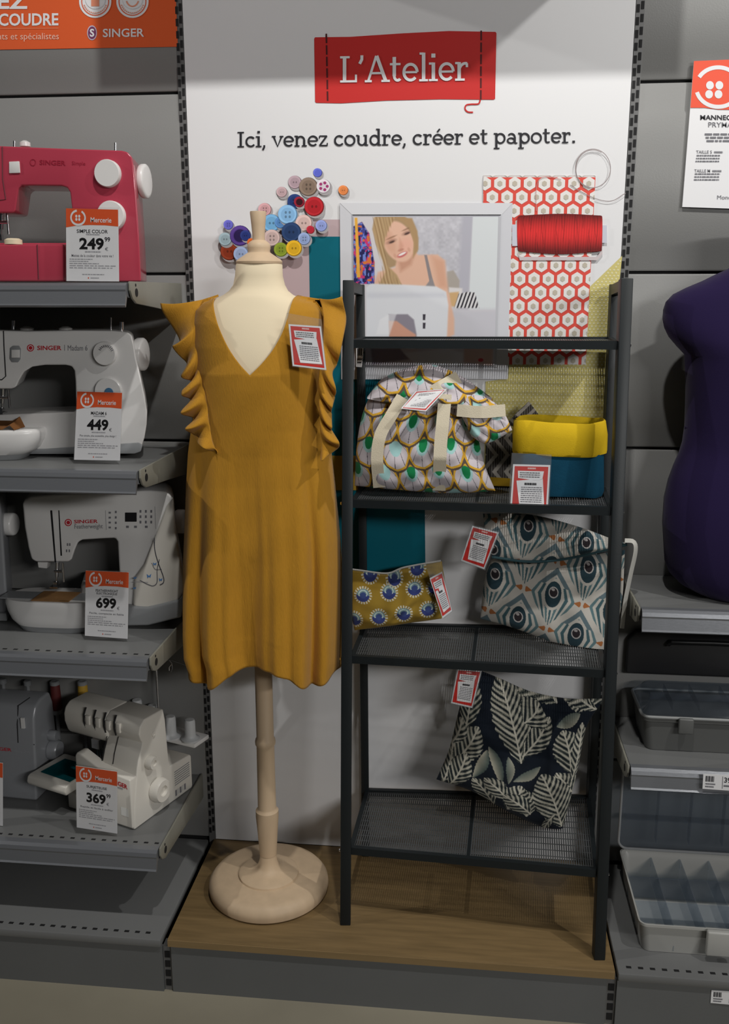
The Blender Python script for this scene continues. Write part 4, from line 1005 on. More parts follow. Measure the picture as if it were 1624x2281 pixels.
# ================================================================== price signs on the shelves
def price_sign(label, q, Y, title, price, cents, tag_line, seed, sub=None):
    t = thing('price_sign', label, 'price sign', tuple(P(*bil(q, .5, 1), Y)), 'orange and white price signs on the shelves')
    f = onquad(q, Y); q2 = [(q[0][0] - 1, q[0][1] - 4), (q[1][0] + 1.5, q[1][1] - 4), (q[2][0] + 1.5, q[2][1] + 1), (q[3][0] - 1, q[3][1] + 1)]
    fh = onquad(q2, Y)
    MB().extr([fh(u, v, 5) for u, v in ((0, 0), (1, 0), (1, 1), (0, 1))], (0, -.0012, 0)).build('holder', M_clear, t)
    cd = MB().extr([f(u, v, 0) for u, v in ((0, 0), (1, 0), (1, 1), (0, 1))], (0, .0012, 0)).build('card', M_card, t)
    p = Pr(onquad(q, Y, .00025))
    p.poly([(0, 0), (1, 0), (1, .235), (.75, .222), (.45, .222), (.2, .235), (0, .262)], ORANGE, 1)
    p.ring(.23, .125, .135, .098, .030, WHITE, 2, -60, 260)
    for dx in (-.028, .028):
        for dy in (-.020, .024): p.disc(.225 + dx, .125 + dy, .021, .021, WHITE, 2, 12)
    p.text('Mercerie', .47, .115, .87, .185, WHITE, 2, .012)
    if sub: p.text(title, .24, .275, .76, .315, INK, 1, .01); p.text(sub, .26, .322, .74, .36, INK, 1, .01)
    else: p.text(title, .5 - .045 * len(title) * .55, .285, .5 + .045 * len(title) * .55, .335, INK, 1, .012)
    p.words(.38, .64, .345 if not sub else .372, .018, LTXT, 1, seed)
    p.text(price, .25, .40, .72, .565, rgb(25, 25, 28), 1, .035)
    if cents: p.text(cents, .735, .385, .84, .45, INK, 1, .02)
    p.text('€', .74, .525, .80, .575, GREYT, 1)
    p.words(.36, .66, .585, .016, LTXT, 1, seed + 1)
    p.text(tag_line, .10, .628, .90, .665, GREYT, 1, .008)
    for i in range(5): p.words(.06, (.5, .42, .62, .94, .88)[i], .69 + i * .03, .013, LTXT, 1, seed + 2 + i)
    p.words(.30, .72, .90, .013, LTXT, 1, seed + 9); p.disc(.42, .955, .012, .012, rgb(220, 90, 60), 1, 8); p.words(.46, .62, .948, .014, LTXT, 1, seed + 10)
    p.build('printed_face', cd)
price_sign('price sign reading 249,99 in front of the coral pink sewing machine', [(147, 464), (263, 467), (265, 627), (148, 626)], -.315, 'SIMPLE COLOR', '249', '99', 'Mettez de la couleur dans votre vie !', 1)
price_sign('price sign reading 449 in front of the white sewing machine with round dials', [(172, 872), (272, 875), (267, 1026), (165, 1024)], -.275, 'MADAM 6', '449', None, 'Plus simple, plus accessible, plus design !', 21)
price_sign('price sign reading 699 in front of the computerised sewing machine', [(191, 1271), (287, 1275), (284, 1423), (189, 1416)], -.255, 'FEATHERWEIGHT', '699', None, 'Facile, compacte et fiable', 41, 'ELECTRONIQUE')
price_sign('price sign reading 369,99 in front of the cream overlock machine', [(169, 1706), (261, 1719), (261, 1857), (171, 1843)], -.315, 'SURJETEUSE', '369', '99', 'Rapide et facile à enfiler', 61)
price_sign('price sign cut by the left edge in front of the grey overlock machine', [(-92, 1690), (6, 1700), (6, 1840), (-90, 1828)], -.30, 'SURJETEUSE', '499', None, 'Robuste et rapide', 81)

# ================================================================== sewing machines
def decor(t, Y, fn, name='lettering'):
    p = Pr(onY(Y, .0004)); fn(p); p.build(name, t)
RDL = rgb(190, 40, 52)
def wheel(t, px, py, Y, r, w, m_, name='handwheel', squash=1):
    c = P(px, py, Y); MB().lathe([(r * .55, -.012), (r * .6, 0), (r * .93, .002), (r, .006), (r, w * .82), (r * .94, w * .95), (r * .8, w), (.001, w)], c, (1, 0, 0), 40).build(name, m_, t, ang=50)
def dial(t, px, py, Y, r, m_, name='dial', h=.012):
    c = P(px, py, Y); return MB().lathe([(r, -.004), (r, h * .75), (r * .94, h), (.001, h)], c, (0, -1, 0), 40).build(name, m_, t)
def needle(t, px, py0, py1, Y):
    a, c = P(px, py0, Y), P(px - 2, py1, Y); g = MB()
    g.cyl(a, a.lerp(c, .6), .0055, .0045, 12); g.cyl(a.lerp(c, .55), c, .0022, .002, 10)
    d = P(px + 12, py0 + 2, Y); g.cyl(d, Vector((d.x, Y, c.z + .012)), .0028, n=10)
    g.cyl(a.lerp(c, .35) + Vector((-.004, -.004, 0)), a.lerp(c, .35) + Vector((.016, -.004, 0)), .0035, n=10)
    g.box(c.x - .010, c.x + .010, Y - .016, Y + .008, c.z - .001, c.z + .003); g.box(c.x - .005, c.x + .005, Y - .006, Y + .004, c.z + .003, c.z + .012)
    g.build('needle_and_presser_foot', M_chrome, t)
def pin(t, px, py0, py1, Y, r=.003, cap=True):
    a, c = P(px, py1, Y), P(px, py0, Y); g = MB(); g.cyl(a, c, r, n=10)
    g.build('spool_pin', M_chrome, t)

# coral pink machine
t = thing('sewing_machine', 'glossy coral pink sewing machine with white dials on the top left shelf', 'sewing machine', (-.30, -.17, Z1 + .002), 'sewing machines on the left shelves')
YM = -.245
MB().prism([(-140, 320), (0, 325), (150, 331), (270, 335), (283, 338), (293, 348), (298, 372), (303, 430), (309, 520), (314, 627), (-150, 627), (-150, 541), (0, 541), (146, 541), (152, 536), (160, 512), (160, 462), (156, 428), (150, 418), (138, 414), (70, 413), (48, 413), (41, 420), (38, 442), (34, 470), (28, 474), (-150, 474)], YM, YM + .115, -.026, Z1 + .0006).bev(.0085, 4, 30).build('body', M_pink, t, ang=50)
MB().extr([P(x, y, -.29) for x, y in [(-150, 545), (140, 544), (147, 550), (147, 627), (-150, 627)]], (0, .05, 0)).bev(.006, 3).build('free_arm', M_pink, t)
dial(t, 242, 387, YM, .0275, M_mach); dial(t, 250, 481, YM, .030, M_mach)
wheel(t, 312, 404, YM + .062, .035, .017, M_mach)
needle(t, 4, 474, 535, YM + .02); pin(t, 32, 314, 330, YM + .05); pin(t, 257, 318, 340, YM + .07)
MB().prism([(20, 360), (42, 359), (44, 385), (20, 386)], YM - .003, YM + .003).bev(.001, 2).build('lever_window', M_mach, t)
g = MB(); c = P(30, 540, -.27); g.lathe([(.018, -.004), (.018, .005), (.012, .008), (.001, .008)], c, (0, 0, 1), 24); g.build('bobbin_cap', M_cream, t)
g = MB(); c = P(56, 322, YM + .05); g.lathe([(.011, -.004), (.011, .004), (.004, .008), (.001, .008)], c, (0, 0, 1), 20); g.build('bobbin_winder', M_mach, t)
def f_(p):
    p.ring(73, 362, 6, 7, 1.6, rgb(150, 30, 52), 1); p.text('SINGER', 88, 356, 146, 367, rgb(150, 30, 52), 1, .02, 2); p.text('Simple', 160, 359, 190, 370, rgb(150, 30, 52), 1, 0, 1)
decor(t, YM - .0003, f_)
g = MB()
for pts in ([(5, 327), (6, 400), (13, 444), (0, 446)], [(83, 545), (86, 622)]):
    g.tube([P(x, y, YM if x < 50 else -.2905) for x, y in pts], .0012, 6)
g.build('seam_lines', mat('pink_seam', (.12, .015, .025), .6), t)

# white mechanical machine
t = thing('sewing_machine', 'white sewing machine with grey base and two round dials on the second left shelf', 'sewing machine', (-.30, -.15, Z2 + .002), 'sewing machines on the left shelves')
YM = -.195
MB().prism([(-150, 733), (0, 736), (60, 738), (160, 736), (255, 737), (284, 740), (294, 748), (299, 770), (303, 797), (312, 835), (322, 880), (328, 918), (327, 945), (322, 975), (314, 1001), (300, 1006), (-150, 1014), (-150, 932), (45, 922), (165, 918), (170, 912), (168, 850), (166, 826), (160, 816), (146, 813), (100, 813), (72, 817), (54, 828), (43, 846), (36, 862), (26, 866), (-150, 866)], YM, YM + .12, -.040, Z2 + .0006).bev(.0085, 4, 30).build('body', M_mach, t, ang=50)
MB().prism([(-150, 1004), (100, 1000), (310, 986), (318, 992), (314, 1006), (300, 1011), (-150, 1021)], YM - .004, YM + .13, -.045, Z2 + .0006).bev(.003, 2).build('base', M_grey, t)
z0 = Z2
def tray(t, pxl, pxr, Yf, Yb, z0_, z1_, name='free_arm', m_=M_mach, fr=.80):
    a, c = P(pxl, 1000, (Yf + Yb) / 2), P(pxr, 1000, (Yf + Yb) / 2); cx, ha = (a.x + c.x) / 2, (c.x - a.x) / 2; cy, hb = (Yf + Yb) / 2, (Yb - Yf) / 2; h = z1_ - z0_
    MB().ell([(cx, cy, z0_ + h * .18, ha * .80, hb * fr), (cx, cy, z0_ + h * .35, ha * .90, hb * .92), (cx, cy, z0_ + h * .62, ha * .97, hb * .98), (cx, cy, z0_ + h * .85, ha, hb), (cx, cy, z0_ + h * .95, ha * .995, hb * .985), (cx, cy, z1_, ha * .975, hb * .95)], 72, 3.2).build(name, m_, t, ang=50)
    MB().ell([(cx, cy, z0_, ha * .72, hb * (fr - .08)), (cx, cy, z0_ + h * .19, ha * .80, hb * fr)], 72, 3.2).build('base', M_grey, t)
tray(t, -220, 100, -.275, -.15, Z2 + .0005, Z2 + .070)
d1 = dial(t, 236, 787, YM, .0262, M_mach); d2 = dial(t, 243, 872, YM, .0315, M_mach, h=.008)
dial(d2, 243, 874, YM - .008, .010, mat('dial_blue', (.05, .16, .30), .5), 'dial_centre', .002)
wheel(t, 303, 789, YM + .06, .037, .022, M_mach)
needle(t, 6, 866, 920, YM + .02); pin(t, 247, 707, 740, YM + .07, .0018); pin(t, 271, 717, 740, YM + .07, .005); pin(t, 30, 714, 740, YM + .05, .004)
for x in (60, 146):
    g = MB(); c = P(x, 733, YM + .05); g.lathe([(.015, -.006), (.015, .002), (.006, .006), (.001, .006)], c, (0, 0, 1), 20); g.build('bobbin_winder', M_mach, t)
MB().prism([(22, 775), (28, 770), (42, 770), (46, 777), (45, 800), (40, 807), (26, 807), (21, 799)], YM - .002, YM + .003).bev(.001, 2).build('lever_window', M_grey, t)
MB().prism([(25, 779), (43, 779), (43, 797), (25, 797)], YM - .0045, YM).bev(.001, 2).build('reverse_lever', M_mach, t)
def f_(p):
    p.disc(68, 775, 8, 8, RDL, 1); p.ring(68, 775, 5, 5, 1.4, WHITE, 2); p.text('SINGER', 83, 770, 137, 780, RDL, 1, .02); p.line([(144, 768), (144, 781)], 1, GREYT, 1); p.text('Madam 6', 151, 769, 195, 781, GREYT, 1)
decor(t, YM - .0003, f_)
p = Pr(onY(YM - .0135, .0002)); 
for a in range(-150, -20, 14): p.line([(236 + 13 * math.cos(math.radians(a)), 787 + 14 * math.sin(math.radians(a))), (236 + 18 * math.cos(math.radians(a)), 787 + 19 * math.sin(math.radians(a)))], 1.6, GREYT, 1)
p.build('dial_marks', d1)
MB().tube([P(x, y, YM) for x, y in [(8, 737), (9, 770), (13, 838), (4, 846), (-20, 846)]], .0014, 6).build('seam_line', M_black, t)
M_brn = mat('brown_felt', (.20, .085, .03), .9, 0, .1, .3, 400, .1, 30)
sw = thing('fabric_swatch', 'rust brown fabric swatch under the needle of the white machine with dials', 'fabric swatch', (P(15, 925, -.24).x, -.24, Z2 + .0705))
gx = P(48, 920, -.225).x
g = MB(); g.rings([[Vector((gx - .12, y, Z2 + .0712 + dz)), Vector((gx - .03, y, Z2 + .0712 + dz)), Vector((gx - .012, y + .0, Z2 + .081 + dz)), Vector((gx, y - .004, Z2 + .0712)), Vector((gx, y - .004, Z2 + .0725)), Vector((gx - .012, y, Z2 + .0825 + dz)), Vector((gx - .03, y, Z2 + .0725 + dz)), Vector((gx - .12, y, Z2 + .0725 + dz))] for y, dz in ((-.262, 0), (-.235, .004), (-.21, .012))])
g.build('cloth', M_brn, sw)

# computerised machine
t = thing('sewing_machine', 'white computerised sewing machine with small screen and blue butterfly decor on the third left shelf', 'sewing machine', (-.20, -.13, Z3 + .002), 'sewing machines on the left shelves')
YM = -.150
MB().prism([(50, 1122), (55, 1113), (68, 1106), (120, 1101), (250, 1096), (335, 1093), (370, 1096), (382, 1106), (387, 1125), (390, 1160), (396, 1210), (406, 1262), (411, 1300), (410, 1345), (404, 1372), (300, 1384), (180, 1388), (180, 1302), (262, 1300), (267, 1292), (262, 1207), (257, 1199), (232, 1200), (184, 1203), (174, 1208), (167, 1224), (160, 1246), (153, 1252), (80, 1252), (70, 1246), (63, 1220), (55, 1175)], YM, YM + .115, -.036, Z3 + .0006).bev(.0085, 4, 30).build('body', M_mach, t, ang=50)
MB().prism([(386, 1110), (372, 1128), (345, 1200), (322, 1258), (300, 1288), (296, 1352), (320, 1357), (360, 1352), (400, 1338), (411, 1318), (410, 1290), (400, 1235), (391, 1180)], YM - .012, YM + .04, -.018).bev(.007, 4, 30).build('side_shell', M_serg, t, ang=50)
MB().prism([(250, 1350), (330, 1354), (398, 1338), (412, 1322), (411, 1350), (404, 1376), (330, 1394), (250, 1396)], YM - .022, YM + .115, -.045, Z3 + .0006).bev(.005, 3).build('base', M_grey, t)
tray(t, -8, 215, -.232, -.11, Z3 + .0005, Z3 + .0795, fr=.82)
a, c = P(16, 1300, -.16), P(205, 1300, -.16)
MB().box(a.x, c.x, -.205, -.152, Z3 + .078, Z3 + .0803).build('needle_plate', M_grey, t)
wheel(t, 391, 1161, YM + .06, .029, .024, M_mach)
needle(t, 127, 1252, 1306, YM + .0); 
MB().prism([(84, 1252), (106, 1252), (104, 1266), (86, 1264)], YM + .02, YM + .04).build('thread_lever', M_mach, t)
MB().prism([(279, 1142), (304, 1142), (304, 1162), (279, 1162)], YM - .002, YM + .002).build('screen', M_black, t)
g = MB()
for pts in ([(112, 1137), (116, 1137), (118, 1162), (125, 1254), (122, 1254), (114, 1162)], [(130, 1137), (132, 1137), (138, 1238), (135, 1238)]): g.prism(pts, YM - .0008, YM + .001)
g.build('thread_slots', M_black, t, smooth=False)
def f_(p):
    p.disc(152, 1164, 8, 8, RDL, 1); p.ring(152, 1164, 5, 5, 1.4, WHITE, 2); p.text('SINGER', 165, 1158, 218, 1166, RDL, 1, .02, -1); p.text('Featherweight', 166, 1168, 229, 1181, GREYT, 1, 0, -1)
def f2_(p):
    p.line([(235, 1137), (237, 1180)], 1, LTXT, 1); p.line([(345, 1128), (347, 1178)], 1, LTXT, 1)
    for i in range(4): p.rect(242, 1140 + i * 11, 247, 1144 + i * 11, GREYT, 1); p.rect(256, 1138 + i * 12, 260, 1143 + i * 12, GREYT, 1)
    for i in range(3):
        for j in range(3): p.rect(311 + j * 12, 1136 + i * 12, 315 + j * 12, 1142 + i * 12, GREYT, 1)
    for x in (281, 299, 323): p.rect(x, 1171, x + 6, 1176, GREYT, 1)
def f3_(p):
    for x, y in ((149, 1210), (154, 1210), (147, 1224), (153, 1224)): p.rect(x, y, x + 3, y + 6, GREYT, 1)
decor(t, YM - .0003, f_)
decor(t, YM - .0003, f2_, 'control_panel_marks')
decor(t, YM - .0003, f3_, 'stitch_symbols')
def f_(p):
    p.line(resample([(344, 1198), (345, 1225), (352, 1252), (364, 1285), (364, 1298), (356, 1303)], 30), 1.8, rgb(70, 70, 78), 1); p.line(resample([(355, 1246), (350, 1270), (350, 1296), (342, 1305), (330, 1302), (312, 1293)], 30), 1.6, rgb(90, 90, 98), 1)
    p.line(resample([(338, 1254), (346, 1268), (360, 1268)], 14), 1.2, GREYT, 1); p.line([(298, 1296), (330, 1297)], 1.2, LTXT, 1)
    for x, y, r in ((345, 1256, 4), (332, 1283, 5), (301, 1287, 3.4), (358, 1291, 4), (300, 1310, 3.4)):
        p.poly([(x - r, y - r * .9), (x, y), (x + r, y - r), (x + r * .6, y + r * .8), (x, y + r * .3), (x - r * .7, y + r)], rgb(80, 130, 190), 1)
decor(t, YM - .0125, f_, 'butterfly_decor')
sw = thing('fabric_swatch', 'tan brown fabric swatch under the presser foot of the computerised machine', 'fabric swatch', (P(126, 1305, -.18).x, -.18, Z3 + .0805))
a, c = P(85, 1310, -.18), P(167, 1310, -.18)
MB().box(a.x, c.x, -.222, -.150, Z3 + .0806, Z3 + .0822).build('cloth', mat('tan_felt', (.27, .145, .06), .9, 0, .1, .3, 400, .1, 30), sw)

# neighbour machine at the left edge of the third shelf
t = thing('sewing_machine', 'grey sided sewing machine cut by the left edge beside the computerised machine', 'sewing machine', (-.44, -.12, Z3 + .002), 'sewing machines on the left shelves')
YM = -.15
MB().prism([(-160, 1105), (-20, 1100), (0, 1108), (4, 1150), (10, 1240), (16, 1330), (14, 1372), (-160, 1378), (-160, 1300), (-60, 1296), (-62, 1215), (-160, 1215)], YM, YM + .11, -.04, Z3 + .0006).bev(.008, 4, 30).build('body', M_gmach, t, ang=50)
wheel(t, 8, 1167, YM + .05, .028, .030, M_mach)
MB().prism([(-160, 1370), (14, 1366), (16, 1384), (-160, 1392)], YM - .01, YM + .11, -.04, Z3 + .0006).bev(.003, 2).build('base', M_grey, t)

# grey overlock machine, left edge of the lowest shelf
def cone(parent, c, m_, h=.045, r=.0135, flange=True):
    pr = ([(r * 1.75, 0), (r * 1.8, .004), (r * 1.2, .008), (r * 1.05, .012)] if flange else [(r, 0)]) + [(r * 1.02, h * .3), (r, h * .9), (r * .85, h), (r * .4, h * 1.02), (.001, h * 1.0)]
    return MB().lathe(pr, c, (0, 0, 1), 24).build('spool_cone', m_, parent)
def local_frame(O, deg):
    a = math.radians(deg); ex, ey = Vector((math.cos(a), math.sin(a), 0)), Vector((-math.sin(a), math.cos(a), 0)); O = Vector(O)
    return lambda x, y, z: O + ex * x + ey * y + Vector((0, 0, z))
t = thing('overlock_machine', 'graphite grey overlock machine at the left edge of the lowest shelf', 'overlock machine', (-.46, -.14, Z4 + .001), 'overlock machines on the lowest shelf')
Lf = local_frame((-.402, -.182, Z4 + .001), -4)
side = [(0, 0), (.010, .10), (.014, .155), (.020, .215), (.034, .243), (.060, .252), (.105, .252), (.118, .22), (.124, .10), (.128, 0)]
MB().extr([Lf(-.24, y, z) for y, z in side], Lf(0, 0, 0) - Lf(-.24, 0, 0)).bev(.007, 4, 30).build('body', M_gmach, t, ang=50)
g = MB(); g.tube([Lf(-.045, y - .0006, z) for y, z in [(.014, .15), (.018, .20), (.03, .243)]] + [Lf(-.03, .06, .2525)], .0012, 6); g.tube([Lf(-.001, .0145, .148), Lf(-.24, .0145, .148)], .0008, 6); g.build('seam_lines', M_black, t)
for z, r, w in ((.140, .014, .022), (.10, .026, .026)):
    c = Lf(0, .085, z); MB().lathe([(r * .8, -.004), (r, .002), (r, w * .8), (r * .85, w), (.001, w)], c, Lf(1, 0, 0) - Lf(0, 0, 0), 28).build('knob', M_gmach, t)
MB().extr([Lf(x, .0175, z) for x, z in [(-.033, .19), (-.024, .19), (-.024, .218), (-.033, .218)]], (Lf(0, -.004, 0) - Lf(0, 0, 0))).build('tension_slider', M_mach, t)
p = Pr(lambda x, y, k: Lf(x, .0125 - .0006 - k * .0003, y))
p.text('SINGER', -.125, .134, -.064, .125, RDL, 1, .02); p.text('Heavy Duty', -.058, .133, -.012, .123, LTXT, 1, .0); p.build('lettering', t)
MB().extr([Lf(x, .127, z) for x, z in [(-.22, .10), (-.035, .10), (-.035, .112), (-.22, .112)]], (Lf(0, .03, 0) - Lf(0, 0, 0))).build('spool_tray', M_grey, t)
for nm, col, x, lab in (('thread_spool', (.10, .012, .012), .016, 'dark red thread spool behind the grey overlock machine'), ('thread_spool', (.50, .30, .03), .082, 'yellow thread spool behind the overlock machines')):
    c = P(128 if x < .05 else 189, 1600, -.028); zt = P(128 if x < .05 else 188, 1519, -.028).z
    sp = thing('thread_spool', lab, 'thread spool', (c.x, -.028, zt - .085), 'thread spools behind the overlock machines')
    th_ = MB().lathe([(.013, 0), (.0145, .004), (.0125, .065), (.011, .070)], (c.x, -.028, zt - .077), n=24).build('thread', mat('thread_%d' % int(col[0] * 1000), col, .7), sp)
    MB().lathe([(.0125, 0), (.0125, .008), (.010, .010), (.004, .010), (.001, .009)], (c.x, -.028, zt - .0075), n=24).build('spool_cap', M_grey, sp)
    MB().lathe([(.014, 0), (.014, .010), (.011, .012)], (c.x, -.028, zt - .0885), n=24).build('spool_foot', M_grey, sp)
    sb = MB(); sb.cyl((c.x, -.028, Z4 + .0006), (c.x, -.028, zt - .089), .005, n=12); sb.cyl((c.x, -.028, Z4 + .0006), (c.x, -.028, Z4 + .004), .018, n=20); sb.build('spool_post', M_grey, sp)
for x, y in ((6, 1512), (61, 1516)):
    c = P(x, y, -.05); k = MB(); k.lathe([(.010, 0), (.0105, .010), (.008, .0125), (.001, .0125)], (c.x, -.05, c.z - .012), n=20); k.cyl((c.x, -.05, c.z - .05), (c.x, -.05, c.z - .011), .005, n=12); k.build('spool_pin', M_grey, t)

# cream overlock machine
t = thing('overlock_machine', 'cream white overlock machine with white cone holders on the lowest left shelf', 'overlock machine', (-.16, -.16, Z4 + .001), 'overlock machines on the lowest shelf')
Lf = local_frame((-.111, -.283, Z4 + .001), -21); EX, EY = Lf(1, 0, 0) - Lf(0, 0, 0), Lf(0, 1, 0) - Lf(0, 0, 0)
MB().extr([Lf(-.108, y, z) for y, z in [(0, 0), (.004, .06), (.022, .150), (.030, .172), (.047, .205), (.040, .216), (.036, .232), (.041, .250), (.058, .262), (.126, .260), (.132, .23), (.137, .12), (.142, .10), (.222, .094), (.226, .088), (.226, .006), (.222, 0)]], EX * .108).bev(.005, 3, 30).build('body', M_serg, t, ang=45)
MB().extr([Lf(-.242, y, z) for y, z in [(.052, .178), (.044, .190), (.036, .215), (.036, .235), (.042, .251), (.058, .262), (.120, .262), (.130, .25), (.132, .178)]], EX * .138).bev(.008, 4, 30).build('head', M_serg, t, ang=45)
MB().extr([Lf(x, y, z) for x, y, z in [(-.172, -.004, .06), (-.172, -.004, .155), (-.166, -.004, .165), (-.155, -.004, .166), (-.10, -.004, .142), (-.002, -.004, .132), (-.002, -.004, .004), (-.172, -.004, .004)]], EY * .03).bev(.004, 3, 30).build('front_cover', M_serg, t, ang=45)
MB().extr([Lf(-.215, y, z) for y, z in [(.004, 0), (.004, .045), (.02, .06), (.13, .06), (.13, 0)]], EX * .115).bev(.004, 3, 30).build('foot', M_serg, t, ang=45)
MB().extr([Lf(-.298, y, z) for y, z in [(-.042, .066), (-.046, .076), (-.042, .088), (-.034, .092), (.082, .092), (.09, .086), (.09, .066)]], EX * .128).bev(.004, 3, 25).build('cloth_table', M_serg, t, ang=45)
MB().extr([Lf(-.160, y, z) for y, z in [(.09, .05), (.09, .19), (.13, .19), (.13, .05)]], EX * .06).build('throat', M_grey, t)
g = MB()
for x in (-.172, -.140, -.108, -.076):
    g.tube([Lf(x, y - .0012, z) for y, z in [(.046, .262), (.037, .246), (.0355, .230), (.040, .212)]], .0022, 6)
for x in (-.108, -.074):
    g.tube([Lf(x, y - .001, z) for y, z in [(.046, .206), (.029, .170), (.021, .145)]], .0010, 6)
g.build('thread_slots', M_black, t)
for x in (-.165, -.133, -.101, -.069):
    g = MB(); g.extr([Lf(x - .002, .041 - .008, z) for z in (.222, .246)] + [Lf(x + .011, .041 - .008, z) for z in (.246, .222)], EY * .008); g.bev(.002, 2); g.build('tension_dial', M_serg, t)
g = MB()
for x in (-.166, -.157, -.148): g.cyl(Lf(x, .07, .10), Lf(x, .06, .20), .0022, n=8)
g.obox(Lf(-.157, .06, .112), EX * .014, EY * .012, Vector((0, 0, .004))); g.obox(Lf(-.155, .055, .165), EX * .012, EY * .006, Vector((0, 0, .012)))
g.build('needle_and_presser_foot', M_chrome, t)
for y, z, r, w, nm in ((.061, .150, .0165, .020, 'knob'), (.085, .066, .0300, .024, 'handwheel'), (.084, .212, .006, .003, 'knob')):
    MB().lathe([(r * .85, -.003), (r, .002), (r, w * .75), (r * .9, w), (r * .45, w), (r * .4, w * .7), (.001, w * .7)], Lf(0, y, z), EX, 32).build(nm, M_serg, t)
g = MB()
for i in range(7): g.obox(Lf(.0003, .185, .040 + i * .006), EX * .0006, EY * .030, Vector((0, 0, .0011)))
g.build('vent_slots', M_grey, t, smooth=False)
p = Pr(lambda x, y, k: Lf(x, -.0045 - k * .0003, y)); p.text('SINGER', -.062, .124, -.010, .112, RDL, 1, .03, -.006); p.words(-.05, -.025, .102, .004, LTXT, 1, 4)
p.rect(-.035, .033, -.012, .055, rgb(236, 236, 232), 1); p.build('lettering', t)
p = Pr(lambda x, y, k: Lf(.0004 + k * .0003, x, y))
for i in range(5): p.rect(.155 + i * .009, .010 + (i % 2) * .002, .161 + i * .009, .026, rgb(190, 190, 188) if i % 2 else GREYT, 1)
p.build('rating_labels', t)
MB().extr([Lf(-.20, y, .128) for y in (.192, .262)] + [Lf(.032, y, .128) for y in (.262, .200)], (0, 0, .012)).bev(.003, 2).build('spool_tray', M_mach, t)
for x, y, h in ((.006, .218, .055), (-.046, .206, .058), (-.118, .225, .066), (-.168, .222, .072)): cone(t, Lf(x, y, .1395), mat('cone_white', (.55, .56, .57), .5), h)
g = MB(); c = P(353, 1580, -.05); g.cyl((c.x, -.05, Z4 + .12), (c.x, -.05, Z3 - .05), .003, n=10); g.build('thread_guide_rod', M_chrome, t)
g = MB()
for x, y in ((380, 1488), (427, 1504)):
    g.tube([P(x + dx, y + dy, -.05) for dx, dy in [(-3, -18), (3, -10), (4, 2), (1, 9), (-3, 6), (-3, -2), (2, -8)]], .0008, 5)
g.tube([P(x, y, -.05) for x, y in [(353, 1470), (380, 1470), (427, 1486)]], .0012, 5)
g.build('thread_guide_wire', M_chrome, t)
sw = thing('fabric_swatch', 'teal fabric swatch on the cloth table of the cream overlock machine', 'fabric swatch', tuple(Lf(-.22, .02, .0925)))
MB().extr([Lf(x, y, .0926) for x, y in [(-.276, -.018), (-.176, -.022), (-.178, .062), (-.272, .060)]], (0, 0, .0012)).build('cloth', mat('teal_felt', (.0, .085, .10), .9, 0, .1, .2, 400), sw)

# ================================================================== right hand bay
t = thing('dress_form', 'violet headless torso dress form at the right edge on a grey shelf', 'dress form', (1.30, -.13, .922))
YV = -.13
VR = [(1318, 1560), (1310, 1540), (1295, 1512), (1275, 1492), (1250, 1482), (1215, 1480), (1165, 1477), (1110, 1480), (1070, 1489), (1040, 1500), (1010, 1513), (985, 1521), (950, 1526), (900, 1528), (850, 1529), (815, 1528), (790, 1527), (770, 1508), (750, 1491), (730, 1481), (710, 1477), (690, 1478), (672, 1484), (655, 1500), (640, 1530), (625, 1566), (612, 1592), (598, 1624), (580, 1645), (540, 1650), (500, 1650)]
cxv = P(1705, 900, YV).x; rows = []
for py, px in VR:
    w = P(px, py, YV); ha = cxv - w.x; 
    d = np.interp(py, [500, 580, 625, 690, 780, 950, 1000, 1165, 1250, 1300, 1318], [.05, .055, .06, .078, .105, .085, .08, .112, .11, .10, .085])
    rows.append((cxv, YV, w.z, ha, float(d)))
rows = [(a, b_, z - rows[0][2] + .9222, c, d) for a, b_, z, c, d in rows]
g = MB(); g.ell(rows, 64, 2.3); g.build('torso', M_violet, t, ang=80)
MB().ell([(cxv, YV, rows[0][2] - .001, .09, .07), (cxv, YV, rows[1][2] - .004, .10, .075)], 32).build('base_ring', M_black, t)
MB().tube([Vector((cxv + (r[3] + .0005) * math.cos(a), YV + (r[4] + .0005) * math.sin(a), r[2])) for r in [rows[12]] for a in np.linspace(PI, 2 * PI, 40)], .0012, 6).build('waist_seam', M_violet, t)

def rbox(x0, x1, y0, y1, z0, z1, r=.018, n=6):
    return [Vector((cx + r * math.cos(a), cy + r * math.sin(a), 0)) for cx, cy, a0 in ((x1 - r, y1 - r, 0), (x0 + r, y1 - r, PI / 2), (x0 + r, y0 + r, PI), (x1 - r, y0 + r, 1.5 * PI)) for a in [a0 + PI / 2 * k / n for k in range(n + 1)]]
def tub(rows, m_, name, parent, wall=.003):
    # rows: (x0,x1,y0,y1,z) outside bottom to top, then the inside back down
    R_ = [[v + Vector((0, 0, z)) for v in rbox(x0, x1, y0, y1, 0, 0)] for x0, x1, y0, y1, z in rows]
    R_ += [[v + Vector((0, 0, z)) for v in rbox(x0 + wall, x1 - wall, y0 + wall, y1 - wall, 0, 0)] for x0, x1, y0, y1, z in rows[::-1]]
    R_[-1] = [v + Vector((0, 0, .003)) for v in R_[-1]]
    return MB().rings(R_).build(name, m_, parent, ang=40)
zb = .552
t = thing('storage_box', 'dark grey storage box with clear compartment lid on the right shelf', 'storage box', (1.28, -.10, zb))
x0 = 1.070; x1 = 1.48; yf = -.185; ybk = -.03
tub([(x0 + .014, x1 - .014, yf + .010, ybk - .006, zb + .0005), (x0 + .004, x1 - .004, yf + .002, ybk, zb + .072), (x0, x1, yf - .003, ybk + .002, zb + .076), (x0, x1, yf - .003, ybk + .002, zb + .083)], M_boxgrey, 'tub', t)
